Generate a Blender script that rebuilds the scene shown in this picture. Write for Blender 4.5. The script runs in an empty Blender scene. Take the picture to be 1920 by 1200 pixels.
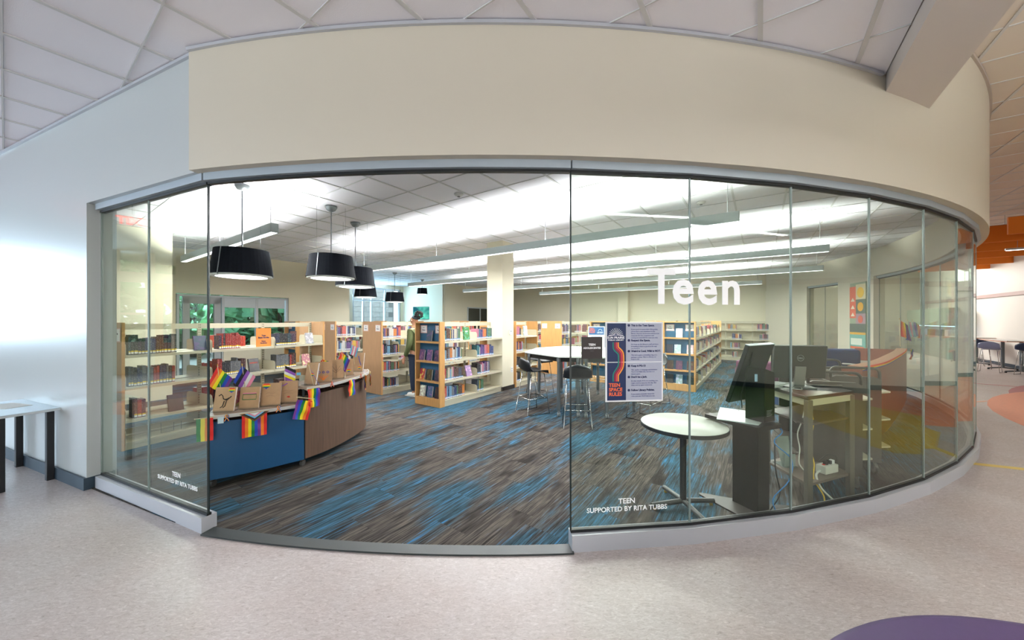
import bpy, bmesh, math, random
from mathutils import Vector, Matrix
random.seed(7)
S = bpy.context.scene
COL = S.collection
PI = math.pi
R_ = math.radians

# ------------------------------------------------------------------ camera, world, light, exposure
F = 665.0; H = 1.6
cam = bpy.data.objects.new('camera', bpy.data.cameras.new('camera')); COL.objects.link(cam)
cam.location = (0, 0, H); cam.rotation_euler = (PI/2, 0, 0)
cam.data.sensor_width = 36; cam.data.lens = F/1920*36; cam.data.clip_start = .05; cam.data.clip_end = 300
S.camera = cam
S.view_settings.view_transform = 'Standard'; S.view_settings.look = 'None'
S.view_settings.gamma = 1; S.view_settings.use_curve_mapping = False
S.view_settings.exposure = 1.0
cy = S.cycles
cy.max_bounces = 7; cy.diffuse_bounces = 4; cy.glossy_bounces = 4; cy.transmission_bounces = 4
cy.transparent_max_bounces = 32; cy.sample_clamp_indirect = 6; cy.caustics_reflective = False; cy.caustics_refractive = False
cy.use_denoising = True

w = bpy.data.worlds.new('sky'); S.world = w; w.use_nodes = True
nt = w.node_tree; nt.nodes.clear()
wo = nt.nodes.new('ShaderNodeOutputWorld'); bg = nt.nodes.new('ShaderNodeBackground')
tc = nt.nodes.new('ShaderNodeTexCoord'); sx = nt.nodes.new('ShaderNodeSeparateXYZ'); cr = nt.nodes.new('ShaderNodeValToRGB')
nt.links.new(tc.outputs['Generated'], sx.inputs[0]); nt.links.new(sx.outputs['Z'], cr.inputs[0])
cr.color_ramp.elements[0].color = (.80, .88, 1, 1); cr.color_ramp.elements[1].color = (.42, .62, 1, 1); cr.color_ramp.elements[1].position = .8
nt.links.new(cr.outputs[0], bg.inputs[0]); bg.inputs[1].default_value = 1.6
nt.links.new(bg.outputs[0], wo.inputs[0])

def area(name, loc, target, sx_, sy_, power, color=(1, 1, 1), spread=PI):
    L = bpy.data.lights.new(name, 'AREA'); L.shape = 'RECTANGLE'; L.size = sx_; L.size_y = sy_
    L.energy = power; L.color = color; L.spread = spread
    o = bpy.data.objects.new(name, L); COL.objects.link(o); o.location = loc
    d = Vector(target) - Vector(loc)
    o.rotation_euler = d.to_track_quat('-Z', 'Y').to_euler()
    return o
# daylight and added fill at the hall windows behind and to the left, and clerestory to the right
area('hall_window_and_fill', (-14.6, 5.75, 2.3), (0, 4.6, 2.0), 2.5, 2.2, 200, (.60, .80, 1))
area('hall_window_and_fill', (-14.5, -3, 2.0), (0, -1.5, 1.9), 9.0, 2.4, 470, (.66, .83, 1))  # broad fill added at unseen left windows to brighten the hall
area('hall_window_and_fill', (3.3, -9.5, 2.1), (2.0, 4, 2.4), 8.0, 2.4, 640, (.97, .97, .95))
area('clerestory_light', (17.2, 4.0, 3.9), (8, 5, 0), 8.0, 1.4, 260, (1, .93, .84))
area('clerestory_light', (15.6, 17.5, 3.9), (17, 9, 1), 5.0, 1.4, 280, (1, .97, .92))
# daylight at the reading room windows
area('room_window_light', (-13.15, 13.9, 2.2), (-3, 9.5, 1.0), 2.2, 2.0, 130, (.55, .78, 1))
area('room_window_light', (-7.1, 17.35, 2.2), (-3.4, 15.0, 1.4), 2.5, 2.4, 190, (.45, .72, 1))

# ------------------------------------------------------------------ frames and helpers
TH = R_(35); U = (math.sin(TH), math.cos(TH)); V = (-math.cos(TH), math.sin(TH))
def rm(a, b, z=0): return (a*U[0]+b*V[0], a*U[1]+b*V[1], z)         # room grid -> world
def fl(px, py, z=0):                                                # where a line of sight meets height z
    Y = F*(H-z)/(py-600); return ((px-960)/F*Y, Y, z)
CX, CY, RG = -.175, 12.5, 10.08
def arc(th, r=RG, z=0): t = R_(th); return (CX+r*math.sin(t), CY-r*math.cos(t), z)
def on_line(px, P, Q):                                              # sight line meets vertical plane PQ
    k = (px-960)/F; dx, dy = Q[0]-P[0], Q[1]-P[1]
    t = (k*P[1]-P[0])/(dx-k*dy); return (P[0]+t*dx, P[1]+t*dy)

def lin(c):
    if isinstance(c, str): c = tuple(int(c[i:i+2], 16)/255 for i in (0, 2, 4))
    return tuple(((v+.055)/1.055)**2.4 if v > .04045 else v/12.92 for v in c)
MATS = {}
def mat(name, c='808080', rough=.6, metal=0, emit=0, noise=0, nscale=8, bump=0, spec=.5, stretch=None, coat=0, ecol=None, alpha=1):
    if name in MATS: return MATS[name]
    m = bpy.data.materials.new(name); m.use_nodes = True; n = m.node_tree.nodes; l = m.node_tree.links
    b = n['Principled BSDF']; col = lin(c)
    b.inputs['Base Color'].default_value = (*col, 1); b.inputs['Roughness'].default_value = rough
    b.inputs['Metallic'].default_value = metal; b.inputs['Specular IOR Level'].default_value = spec
    b.inputs['Coat Weight'].default_value = coat; b.inputs['Alpha'].default_value = alpha
    if emit:
        b.inputs['Emission Color'].default_value = (*(lin(ecol) if ecol else col), 1); b.inputs['Emission Strength'].default_value = emit
    if noise or bump:
        t = n.new('ShaderNodeTexCoord'); mp = n.new('ShaderNodeMapping'); no = n.new('ShaderNodeTexNoise')
        no.inputs['Scale'].default_value = nscale; no.inputs['Detail'].default_value = 4
        if stretch: mp.inputs['Scale'].default_value = stretch
        l.new(t.outputs['Object'], mp.inputs[0]); l.new(mp.outputs[0], no.inputs[0])
        if noise:
            mr = n.new('ShaderNodeMapRange'); mr.inputs[1].default_value = .3; mr.inputs[2].default_value = .7
            mr.inputs[3].default_value = 1-noise; mr.inputs[4].default_value = 1+noise
            mx = n.new('ShaderNodeVectorMath'); mx.operation = 'SCALE'; mx.inputs[0].default_value = col
            l.new(no.outputs[0], mr.inputs[0]); l.new(mr.outputs[0], mx.inputs['Scale']); l.new(mx.outputs[0], b.inputs['Base Color'])
        if bump:
            bp = n.new('ShaderNodeBump'); bp.inputs['Strength'].default_value = bump; bp.inputs['Distance'].default_value = .01
            l.new(no.outputs[0], bp.inputs['Height']); l.new(bp.outputs[0], b.inputs['Normal'])
    MATS[name] = m; return m

def nodes_mat(name):
    m = bpy.data.materials.new(name); m.use_nodes = True; MATS[name] = m
    return m, m.node_tree.nodes, m.node_tree.links, m.node_tree.nodes['Principled BSDF']

def glass_mat(name, tint, edge=1.0):
    m, n, l, b = nodes_mat(name); n.remove(b)
    out = n['Material Output']; tr = n.new('ShaderNodeBsdfTransparent'); tr.inputs[0].default_value = (*tint, 1)
    gl = n.new('ShaderNodeBsdfGlossy'); gl.inputs['Roughness'].default_value = .0; gl.inputs[0].default_value = (.95, 1, .98, 1)
    g = n.new('ShaderNodeNewGeometry'); mr = n.new('ShaderNodeMapRange')
    mr.inputs[3].default_value = 1.43; mr.inputs[4].default_value = 1/1.43
    fr = n.new('ShaderNodeFresnel'); mx = n.new('ShaderNodeMixShader')
    l.new(g.outputs['Backfacing'], mr.inputs[0]); l.new(mr.outputs[0], fr.inputs[0]); l.new(fr.outputs[0], mx.inputs[0])
    l.new(tr.outputs[0], mx.inputs[1]); l.new(gl.outputs[0], mx.inputs[2]); l.new(mx.outputs[0], out.inputs[0])
    return m
glass = glass_mat('clear_glass', (.935, .97, .925)); acry = glass_mat('acrylic', (.93, .95, .97))
glass_edge = mat('glass_edge', '2c4a44', .15)

class MB:
    def __init__(s): s.v = []; s.f = []; s.m = []; s.mi = 0
    def add(s, vs, fs):
        o = len(s.v); s.v += [tuple(p) for p in vs]; s.f += [tuple(i+o for i in f) for f in fs]; s.m += [s.mi]*len(fs); return s
    def box(s, x0, x1, y0, y1, z0, z1):
        return s.add([(x, y, z) for z in (z0, z1) for y in (y0, y1) for x in (x0, x1)],
                     [(0, 2, 3, 1), (4, 5, 7, 6), (0, 1, 5, 4), (2, 6, 7, 3), (0, 4, 6, 2), (1, 3, 7, 5)])
    def cbox(s, c, sz): return s.box(c[0]-sz[0]/2, c[0]+sz[0]/2, c[1]-sz[1]/2, c[1]+sz[1]/2, c[2]-sz[2]/2, c[2]+sz[2]/2)
    def prism(s, pts, z0, z1):                                      # pts counter-clockwise
        n = len(pts)
        a = sum(pts[i][0]*pts[(i+1) % n][1]-pts[(i+1) % n][0]*pts[i][1] for i in range(n))
        if a < 0: pts = pts[::-1]
        return s.add([(p[0], p[1], z0) for p in pts]+[(p[0], p[1], z1) for p in pts],
                     [tuple(range(n))[::-1], tuple(range(n, 2*n))]+[(i, (i+1) % n, n+(i+1) % n, n+i) for i in range(n)])
    def slabx(s, pts, x0, x1):                                      # polygon in (y,z) extruded along x
        n = len(pts)
        return s.add([(x0, p[0], p[1]) for p in pts]+[(x1, p[0], p[1]) for p in pts],
                     [tuple(range(n))[::-1], tuple(range(n, 2*n))]+[(i, (i+1) % n, n+(i+1) % n, n+i) for i in range(n)])
    def slaby(s, pts, y0, y1):                                      # polygon in (x,z) extruded along y
        n = len(pts)
        return s.add([(p[0], y0, p[1]) for p in pts]+[(p[0], y1, p[1]) for p in pts],
                     [tuple(range(n)), tuple(range(n, 2*n))[::-1]]+[(i, n+i, n+(i+1) % n, (i+1) % n) for i in range(n)])
    def lathe(s, prof, c=(0, 0, 0), n=24):
        vs = []; k = len(prof)
        for i in range(n):
            a = 2*PI*i/n
            for r, z in prof: vs.append((c[0]+r*math.cos(a), c[1]+r*math.sin(a), c[2]+z))
        fs = [(i*k+j, ((i+1) % n)*k+j, ((i+1) % n)*k+j+1, i*k+j+1) for i in range(n) for j in range(k-1)]
        if prof[0][0] > 1e-4: fs.append(tuple(i*k for i in range(n))[::-1])
        if prof[-1][0] > 1e-4: fs.append(tuple(i*k+k-1 for i in range(n)))
        return s.add(vs, fs)
    def tube(s, pts, r, n=8, closed=False):
        P = [Vector(p) for p in pts]; m = len(P); rings = []; up = Vector((0, 0, 1)); prev = None
        for i, p in enumerate(P):
            if closed: d = (P[(i+1) % m]-P[i-1])
            else: d = (P[min(i+1, m-1)]-P[max(i-1, 0)])
            d.normalize()
            if prev is None:
                a = d.cross(up)
                if a.length < .05: a = d.cross(Vector((1, 0, 0)))
            else: a = prev - d*prev.dot(d)
            a.normalize(); prev = a; b = d.cross(a)
            rings.append([p+(a*math.cos(2*PI*k/n)+b*math.sin(2*PI*k/n))*(r if not callable(r) else r(i/(m-1))) for k in range(n)])
        vs = [q for rg in rings for q in rg]
        rng = range(m) if closed else range(m-1)
        fs = [(i*n+k, ((i+1) % m)*n+k, ((i+1) % m)*n+(k+1) % n, i*n+(k+1) % n) for i in rng for k in range(n)]
        if not closed: fs += [tuple(range(n)), tuple(range((m-1)*n, m*n))[::-1]]
        return s.add(vs, fs)
    def path(s, pts, w, z0, z1, side=0):                            # wall band along a 2-D polyline; side -1/0/1 = which side the width lies on
        P = [Vector(p[:2]) for p in pts]; L = []; Rr = []
        for i, p in enumerate(P):
            d = P[min(i+1, len(P)-1)]-P[max(i-1, 0)]; d.normalize(); nn = Vector((-d.y, d.x))
            L.append(p+nn*w*(.5+.5*side)); Rr.append(p-nn*w*(.5-.5*side))
        n = len(P); vs = []
        for i in range(n): vs += [(L[i].x, L[i].y, z0), (Rr[i].x, Rr[i].y, z0), (Rr[i].x, Rr[i].y, z1), (L[i].x, L[i].y, z1)]
        fs = [(0, 3, 2, 1), (4*n-4, 4*n-3, 4*n-2, 4*n-1)]
        for i in range(n-1):
            a, b = 4*i, 4*i+4
            for j in range(4): fs.append((a+j, a+(j+1) % 4, b+(j+1) % 4, b+j))
        return s.add(vs, fs)
    def mesh(s, name, mats, smooth=False):
        me = bpy.data.meshes.new(name); me.from_pydata(s.v, [], s.f)
        for m in (mats if isinstance(mats, (list, tuple)) else [mats]): me.materials.append(m)
        if len(me.materials) > 1: me.polygons.foreach_set('material_index', s.m)
        if smooth: me.polygons.foreach_set('use_smooth', [True]*len(me.polygons))
        me.update(); return me
    def ob(s, name, mats, parent=None, smooth=False, bevel=0):
        o = bpy.data.objects.new(name, s.mesh(name, mats, smooth)); COL.objects.link(o)
        if parent: o.parent = parent
        if smooth == 'auto' or (smooth and False): pass
        if smooth == 2:
            o.data.set_sharp_from_angle(angle=R_(40))
        if bevel:
            b = o.modifiers.new('bevel', 'BEVEL'); b.width = bevel; b.segments = 2; b.limit_method = 'ANGLE'
        return o

def tag(o, label=None, cat=None, group=None, kind=None):
    if label: o['label'] = label
    if cat: o['category'] = cat
    if group: o['group'] = group
    if kind: o['kind'] = kind
    return o
def empty(name, loc=(0, 0, 0), rz=0, label=None, cat=None, group=None, kind=None, parent=None):
    o = bpy.data.objects.new(name, None); COL.objects.link(o); o.location = loc; o.rotation_euler = (0, 0, rz); o.empty_display_size = .1
    if parent: o.parent = parent
    return tag(o, label, cat, group, kind)
def copy_tree(o, parent=None):
    c = o.copy(); COL.objects.link(c); c.parent = parent
    for ch in list(o.children): copy_tree(ch, c)
    return c
def text(body, size, m, parent, loc, rot=(PI/2, 0, 0), bold=0, align='LEFT', ext=.0006, name='lettering', spacing=1, line=1):
    c = bpy.data.curves.new(name, 'FONT'); c.body = body; c.size = size; c.extrude = ext; c.offset = bold; c.align_x = align
    c.space_character = spacing; c.space_line = line; c.resolution_u = 3
    c.materials.append(m); t = bpy.data.objects.new('tmp', c); COL.objects.link(t); me = bpy.data.meshes.new_from_object(t)
    bpy.data.objects.remove(t); me.name = name
    o = bpy.data.objects.new(name, me); COL.objects.link(o); o.parent = parent; o.location = loc; o.rotation_euler = rot
    return o
def clip(poly, planes):                                             # half planes (px,py,nx,ny) keep n.(p-P)>=0
    for (px, py, nx, ny) in planes:
        out = []
        for i in range(len(poly)):
            a, b = poly[i], poly[(i+1) % len(poly)]
            da = (a[0]-px)*nx+(a[1]-py)*ny; db = (b[0]-px)*nx+(b[1]-py)*ny
            if da >= 0: out.append(a)
            if da*db < 0: t = da/(da-db); out.append((a[0]+(b[0]-a[0])*t, a[1]+(b[1]-a[1])*t))
        poly = out
        if len(poly) < 3: return []
    return poly
ORD = 'first second third fourth fifth sixth seventh eighth ninth tenth eleventh twelfth thirteenth fourteenth fifteenth sixteenth seventeenth eighteenth nineteenth twentieth'.split()
def ordn(i): return ORD[i] if i < 20 else 'twenty-'+ORD[i-20]

# ------------------------------------------------------------------ materials
cream = mat('cream_wall_paint', 'cbc3b2', .5, bump=.04, nscale=300)
cream_in = mat('cream_room_paint', 'e4dcc4', .7, bump=.03, nscale=200)
gloss_wall = mat('semi_gloss_wall_paint', 'b9bebd', .30, bump=.01, nscale=60, spec=.9)
tilem = mat('ceiling_tile', 'eceaf0', .9, bump=.15, nscale=180)
tee = mat('ceiling_rail', 'cccbca', .5)
alu = mat('brushed_aluminium', 'c0c2c8', .38, .3)
alu_d = mat('header_aluminium', 'a6b0b8', .4, .3)
black = mat('black_plastic', '07090c', .45)
gasket = mat('black_gasket', '06090a', .5)
base_dk = mat('dark_rubber_base', '2e3f4c', .5)
wood = mat('maple_wood', 'c4935a', .45, noise=.10, nscale=3, stretch=(12, 12, 1.2))
wood_end = mat('oak_laminate', 'b08a66', .5, noise=.10, nscale=4, stretch=(18, 18, 1))
walnut = mat('walnut_laminate', '5e493b', .45, noise=.22, nscale=4, stretch=(16, 16, .7))
metal_c = mat('cream_steel', 'c4bda6', .42)
bluep = mat('blue_laminate', '0f4a76', .5)
blueb = mat('blue_display_back', '1d5578', .6)
white = mat('white_laminate', 'c4c7be', .35)
paper = mat('white_paper', 'e8e8e8', .7)
chrome = mat('chrome', 'c8c8c8', .15, 1)
steel = mat('grey_steel', '84888b', .35, .7)
steel2 = mat('bronze_grey_steel', '6a655b', .4, .5)
kraft = mat('kraft_paper', 'c09b76', .8, noise=.08, nscale=14)
yellowm = mat('yellow_label', 'e6c320', .6)
vinyl = mat('white_vinyl', 'fafafa', .5)
inkd = mat('dark_ink', '1a2250', .6)
navy = mat('poster_navy', '0c2450', .4)
pgrey = mat('poster_grey', 'a4a7b6', .5)
orangeT = mat('poster_orange', 'ee6a31', .5)

def emis(name, c, s):
    m, n, l, b = nodes_mat(name); n.remove(b); e = n.new('ShaderNodeEmission'); e.inputs[0].default_value = (*lin(c), 1); e.inputs[1].default_value = s
    l.new(e.outputs[0], n['Material Output'].inputs[0]); return m
lampm = emis('lamp_diffuser', 'f6fbff', 3.0)
shade_lens = emis('pendant_lens', 'ffffff', 2.2)
exitm = emis('exit_red', 'ff3a2a', 1.6)

# linoleum
linom, n, l, b = nodes_mat('marbled_linoleum')
g = n.new('ShaderNodeNewGeometry'); mp = n.new('ShaderNodeMapping'); mp.inputs['Rotation'].default_value = (0, 0, R_(30)); mp.inputs['Scale'].default_value = (1, 2.6, 1)
no = n.new('ShaderNodeTexNoise'); no.inputs['Scale'].default_value = 26; no.inputs['Detail'].default_value = 7; no.inputs['Roughness'].default_value = .75; no.inputs['Distortion'].default_value = 1.2
no2 = n.new('ShaderNodeTexNoise'); no2.inputs['Scale'].default_value = 2.2; no2.inputs['Detail'].default_value = 3
r1 = n.new('ShaderNodeValToRGB'); e = r1.color_ramp.elements
e[0].position = .30; e[0].color = (*lin('94887f'), 1); e[1].position = .72; e[1].color = (*lin('dfd8d6'), 1)
for p, c in ((.42, 'b5aaa6'), (.52, 'bfb5b2'), (.6, 'cac1be')): q = r1.color_ramp.elements.new(p); q.color = (*lin(c), 1)
mx = n.new('ShaderNodeMix'); mx.data_type = 'RGBA'; mx.blend_type = 'MULTIPLY'; mx.inputs[0].default_value = 1
r2 = n.new('ShaderNodeValToRGB'); r2.color_ramp.elements[0].position = .35; r2.color_ramp.elements[0].color = (.94, .90, .88, 1); r2.color_ramp.elements[1].position = .65; r2.color_ramp.elements[1].color = (1, 1, 1, 1)
l.new(g.outputs['Position'], mp.inputs[0]); l.new(mp.outputs[0], no.inputs[0]); l.new(g.outputs['Position'], no2.inputs[0])
l.new(no.outputs[0], r1.inputs[0]); l.new(no2.outputs[0], r2.inputs[0]); l.new(r1.outputs[0], mx.inputs[6]); l.new(r2.outputs[0], mx.inputs[7])
l.new(mx.outputs[2], b.inputs['Base Color']); b.inputs['Roughness'].default_value = .38

# carpet: streaked brown / blue planks; the attribute 'pc' varies from plank to plank
carp, n, l, b = nodes_mat('streaked_carpet')
g = n.new('ShaderNodeNewGeometry'); at = n.new('ShaderNodeAttribute'); at.attribute_name = 'pc'
vr = n.new('ShaderNodeVectorRotate'); vr.rotation_type = 'Z_AXIS'; vr.inputs['Angle'].default_value = TH
l.new(g.outputs['Position'], vr.inputs[0])                          # now x = -b, y = a
add = n.new('ShaderNodeVectorMath'); add.operation = 'MULTIPLY_ADD'; add.inputs[1].default_value = (3.1, 1.7, 0)
l.new(at.outputs['Color'], add.inputs[0]); l.new(vr.outputs[0], add.inputs[2])
def cnoise(sc, scale, det, rough=.5, src=add):
    m_ = n.new('ShaderNodeMapping'); m_.inputs['Scale'].default_value = sc; q = n.new('ShaderNodeTexNoise')
    q.inputs['Scale'].default_value = scale; q.inputs['Detail'].default_value = det; q.inputs['Roughness'].default_value = rough
    l.new(src.outputs[0], m_.inputs[0]); l.new(m_.outputs[0], q.inputs[0]); return q
sep = n.new('ShaderNodeSeparateXYZ'); l.new(at.outputs['Color'], sep.inputs[0])
streak = cnoise((1, .045, 1), 75, 3, .65); patch = cnoise((1, .33, 1), 2.3, 3, .55, vr); patch2 = cnoise((1, .30, 1), 4.2, 3, .6); fine = cnoise((1, .3, 1), 160, 2, .5)
def ramp(src, stops):
    r = n.new('ShaderNodeValToRGB'); e = r.color_ramp.elements; e[0].position, e[0].color = stops[0][0], (*lin(stops[0][1]), 1); e[1].position, e[1].color = stops[-1][0], (*lin(stops[-1][1]), 1)
    for p_, c_ in stops[1:-1]: e.new(p_).color = (*lin(c_), 1)
    l.new(src, r.inputs[0]); return r.outputs[0]
def math_(op, a, b_, c_=None):
    q = n.new('ShaderNodeMath'); q.operation = op
    for i_, v in enumerate((a, b_, c_)):
        if v is None: continue
        if isinstance(v, (int, float)): q.inputs[i_].default_value = v
        else: l.new(v, q.inputs[i_])
    return q.outputs[0]
def mapr(src, a, b_, lo_=0, hi=1):
    q = n.new('ShaderNodeMapRange'); q.inputs[1].default_value = a; q.inputs[2].default_value = b_; q.inputs[3].default_value = lo_; q.inputs[4].default_value = hi; l.new(src, q.inputs[0]); return q.outputs[0]
def mixc(f, a, b_):
    q = n.new('ShaderNodeMix'); q.data_type = 'RGBA'; l.new(f, q.inputs[0]); l.new(a, q.inputs[6]); l.new(b_, q.inputs[7]); return q
jit = math_('MULTIPLY_ADD', sep.outputs['X'], .10, -.05); sj = math_('MULTIPLY_ADD', streak.outputs[0], .30, -.15)
warm = ramp(streak.outputs[0], [(.34, '211d1b'), (.47, '3e3935'), (.66, '5f5850')]); dark = ramp(streak.outputs[0], [(.36, '14110f'), (.66, '2f2925')])
teal = ramp(streak.outputs[0], [(.34, '1a252b'), (.48, '2a424d'), (.6, '35586a'), (.70, '2d6e9c')])
dm = mapr(math_('ADD', math_('ADD', patch2.outputs[0], sj), math_('MULTIPLY', jit, 1.2)),   .52, .64)
bm_ = mapr(math_('ADD', math_('ADD', patch.outputs[0], sj), jit), .48, .58)
m1 = mixc(dm, warm, dark); mx = mixc(bm_, m1.outputs[2], teal)
l.new(mx.outputs[2], b.inputs['Base Color']); b.inputs['Roughness'].default_value = .95; b.inputs['Specular IOR Level'].default_value = .15
bp = n.new('ShaderNodeBump'); bp.inputs['Strength'].default_value = .4; bp.inputs['Distance'].default_value = .004
l.new(fine.outputs[0], bp.inputs['Height']); l.new(bp.outputs[0], b.inputs['Normal'])

# book cloth: the object's own colour with a printed title on the spine / cover
def book_mat(name, attr=None):
    m, n, l, b = nodes_mat(name)
    if attr: oi = n.new('ShaderNodeAttribute'); oi.attribute_name = attr; col = oi.outputs['Color']
    else: oi = n.new('ShaderNodeObjectInfo'); col = oi.outputs['Color']
    t = n.new('ShaderNodeNewGeometry'); no = n.new('ShaderNodeTexNoise'); no.inputs['Scale'].default_value = 95; no.inputs['Detail'].default_value = 1
    l.new(t.outputs['Position'], no.inputs[0])
    th = n.new('ShaderNodeMapRange'); th.inputs[1].default_value = .585; th.inputs[2].default_value = .61; th.inputs[4].default_value = .35; l.new(no.outputs[0], th.inputs[0])
    mx = n.new('ShaderNodeMix'); mx.data_type = 'RGBA'; l.new(th.outputs[0], mx.inputs[0]); l.new(col, mx.inputs[6]); mx.inputs[7].default_value = (.45, .42, .36, 1)
    l.new(mx.outputs[2], b.inputs['Base Color']); b.inputs['Roughness'].default_value = .45
    return m
bookm = book_mat('book_cloth'); bookmv = book_mat('book_cloth_far', 'bc')
# cover art: two or three flat colours in blobs, varying by object
artm, n, l, b = nodes_mat('printed_cover')
oi = n.new('ShaderNodeObjectInfo'); tcn = n.new('ShaderNodeTexCoord'); va = n.new('ShaderNodeVectorMath'); va.operation = 'ADD'
cmb = n.new('ShaderNodeCombineXYZ'); mu = n.new('ShaderNodeMath'); mu.operation = 'MULTIPLY'; mu.inputs[1].default_value = 40; l.new(oi.outputs['Random'], mu.inputs[0])
l.new(mu.outputs[0], cmb.inputs[0]); l.new(tcn.outputs['Object'], va.inputs[0]); l.new(cmb.outputs[0], va.inputs[1])
no = n.new('ShaderNodeTexNoise'); no.inputs['Scale'].default_value = 22; no.inputs['Detail'].default_value = 2; l.new(va.outputs[0], no.inputs[0])
rp = n.new('ShaderNodeValToRGB'); rp.color_ramp.interpolation = 'CONSTANT'; e = rp.color_ramp.elements
e[0].position = 0; e[0].color = (0, 0, 0, 1); e[1].position = .55; e[1].color = (1, 1, 1, 1)
l.new(no.outputs[0], rp.inputs[0])
hs = n.new('ShaderNodeHueSaturation'); hs.inputs['Hue'].default_value = .62; hs.inputs['Value'].default_value = 1.7; hs.inputs['Saturation'].default_value = .9
l.new(oi.outputs['Color'], hs.inputs['Color'])
mx = n.new('ShaderNodeMix'); mx.data_type = 'RGBA'; l.new(rp.outputs[0], mx.inputs[0]); l.new(oi.outputs['Color'], mx.inputs[6]); l.new(hs.outputs[0], mx.inputs[7])
l.new(mx.outputs[2], b.inputs['Base Color']); b.inputs['Roughness'].default_value = .3

# ------------------------------------------------------------------ the shell
def struct(name, mb, m, smooth=False, bevel=0):
    return tag(mb.ob(name, m, None, smooth, bevel), kind='structure')
def xf(o, loc=(0, 0, 0), rz=0): o.location = loc; o.rotation_euler = (0, 0, rz); return o

LO = (-4.0, 3.335); LD = (.9205, -.3907)                            # outer face of the straight left wall
def lwall(t, off=0): return (LO[0]+LD[0]*t+.3907*off, LO[1]+LD[1]*t+.9205*off)
RO = 10.14
struct('floor', MB().prism([(-16, -12), (30, -12), (30, 34), (-16, 34)], -.2, 0), linom)

# front wall: straight part with its opening, and the drum above the glazing
m = MB(); m.path([lwall(-11), lwall(0)], .2, 0, 3.7, 1); m.path([lwall(0), lwall(1.774)], .2, 2.70, 3.7, 1)
struct('wall_left', m, gloss_wall)
A_ = [arc(t, RO) for t in [-12.5+i*(95.9+12.5)/90 for i in range(91)]]
struct('wall_front', MB().path(A_, .22, 2.70, 4.32, 1), cream, smooth=False)
m = MB(); m.path([arc(68.75+i*1.45, RO) for i in range(7)], .22, 0, 2.70, 1); m.path([arc(85.3+i*1.8, RO) for i in range(7)], .22, 0, 2.70, 1)
struct('wall_drum', m, cream)
struct('trim_1', MB().path([arc(-12.5+i*.9, RO+.02) for i in range(35)], .02, 3.565, 3.588, 1).path([lwall(-9, -.02), lwall(1.774, -.02)], .02, 3.565, 3.588, 1), alu)
struct('trim_2', MB().path([arc(23+i*1.2, RO+.02) for i in range(60)], .03, 4.235, 4.268, 1), mat('warm_trim', 'b5aaa0', .5))
# inside walls
def rwall(name, pts, z0, z1, wdt=.15, side=0, mt=cream_in):
    return struct(name, MB().path([rm(*p) for p in pts], wdt, z0, z1, side), mt)
rwall('wall_side', [(-.6, 9.85), (1.9, 9.85), (1.9, 11.85)], 0, 3.5)
m = MB()
for a0, a1, z0, z1 in ((1.9, 2.4, 0, 3.5), (2.4, 4.95, 2.27, 3.5), (4.95, 6.9, 0, 3.5), (3.35, 4.95, 0, .85)):
    m.path([rm(a0, 11.85), rm(a1, 11.85)], .16, z0, z1)
struct('wall_window', m, cream_in)
m = MB()
for a0, a1, z0, z1 in ((6.9, 9.3, 0, 3.5), (9.3, 12.0, 3.2, 3.5), (12.0, 12.2, 0, 3.5), (9.3, 12.0, 0, .5)):
    m.path([rm(a0, 15.68), rm(a1, 15.68)], .16, z0, z1)
struct('wall_alcove', m, cream_in)
rwall('wall_return', [(6.82, 11.93), (6.82, 15.68)], 0, 3.5)
rwall('wall_screen', [(12.28, 15.6), (12.28, 12.68)], 0, 3.5)
rwall('wall_office', [(12.28, 12.68), (16.98, 12.68)], 0, 3.5)
rwall('wall_far', [(16.98, 12.7), (16.98, -.95)], 0, 3.5)
struct('pilaster', MB().prism([rm(16.6, 5.05), rm(16.9, 5.05), rm(16.9, 5.5), rm(16.6, 5.5)], 0, 3.5), cream_in)
cbase = (-.158*1.0, 8.03)
column = empty('column', rm(6.60, 4.95), 0, kind='structure')
tag(MB().prism([rm(-.22, -.22), rm(.22, -.22), rm(.22, .22), rm(-.22, .22)], 0, 3.4).ob('shaft', cream_in, column))
MB().path([rm(-.23, .23), rm(-.23, -.23), rm(.23, -.23)], .015, 0, .1, -1).ob('base_trim', mat('dark_base', '2b2622', .5), column)

# hall walls
struct('wall_right', MB().path([rm(-9, -7.05), rm(31, -7.05)], .2, 0, 5.2), mat('hall_wall', 'dedad2', .6))
struct('trim_3', MB().path([rm(-9, -6.93), rm(31, -6.93)], .08, 2.42, 2.54), mat('mauve_ledge', 'b39a94', .5))
struct('baseboard_right', MB().path([rm(-9, -6.93), rm(31, -6.93)], .02, 0, .11), base_dk)
struct('wall_end', MB().path([rm(28, -7), rm(28, 16)], .2, 0, 5.2), mat('hall_wall', 'dedad2', .6))
struct('baseboard_left', MB().path([lwall(-11, -.012), lwall(.0, -.012), lwall(.0, .1)], .014, 0, .115), base_dk)
m = MB()
for x0, x1, z0, z1 in ((-16, -9, 0, 5), (-2.65, -1, 0, 5), (-9, -5.6, 3.1, 5), (-5.6, -2.65, 0, 5), (-9, -5.6, 0, .7), (-1, 7.5, 3.3, 5), (-1, 7.5, 0, .8), (7.5, 26, 0, 5)):
    m.box(x0, x1, -9.2, -9, z0, z1)
mw = MB()
for y0, y1, z0, z1 in ((-9.2, -8, 0, 5), (-8, 2.0, 0, .6), (-8, 2.0, 3.3, 5), (2.0, 2.95, 0, 5), (2.95, 4.25, 3.72, 5), (4.25, 4.6, 0, 5), (4.6, 7.1, 0, .9), (4.6, 7.1, 3.5, 5), (7.1, 8.2, 0, 5)): mw.box(-14.2, -14, y0, y1, z0, z1)
struct('wall_west', mw, mat('back_wall_paint', '9b9486', .6))
struct('wall_back', m, mat('back_wall_paint', '9b9486', .6))

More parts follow.
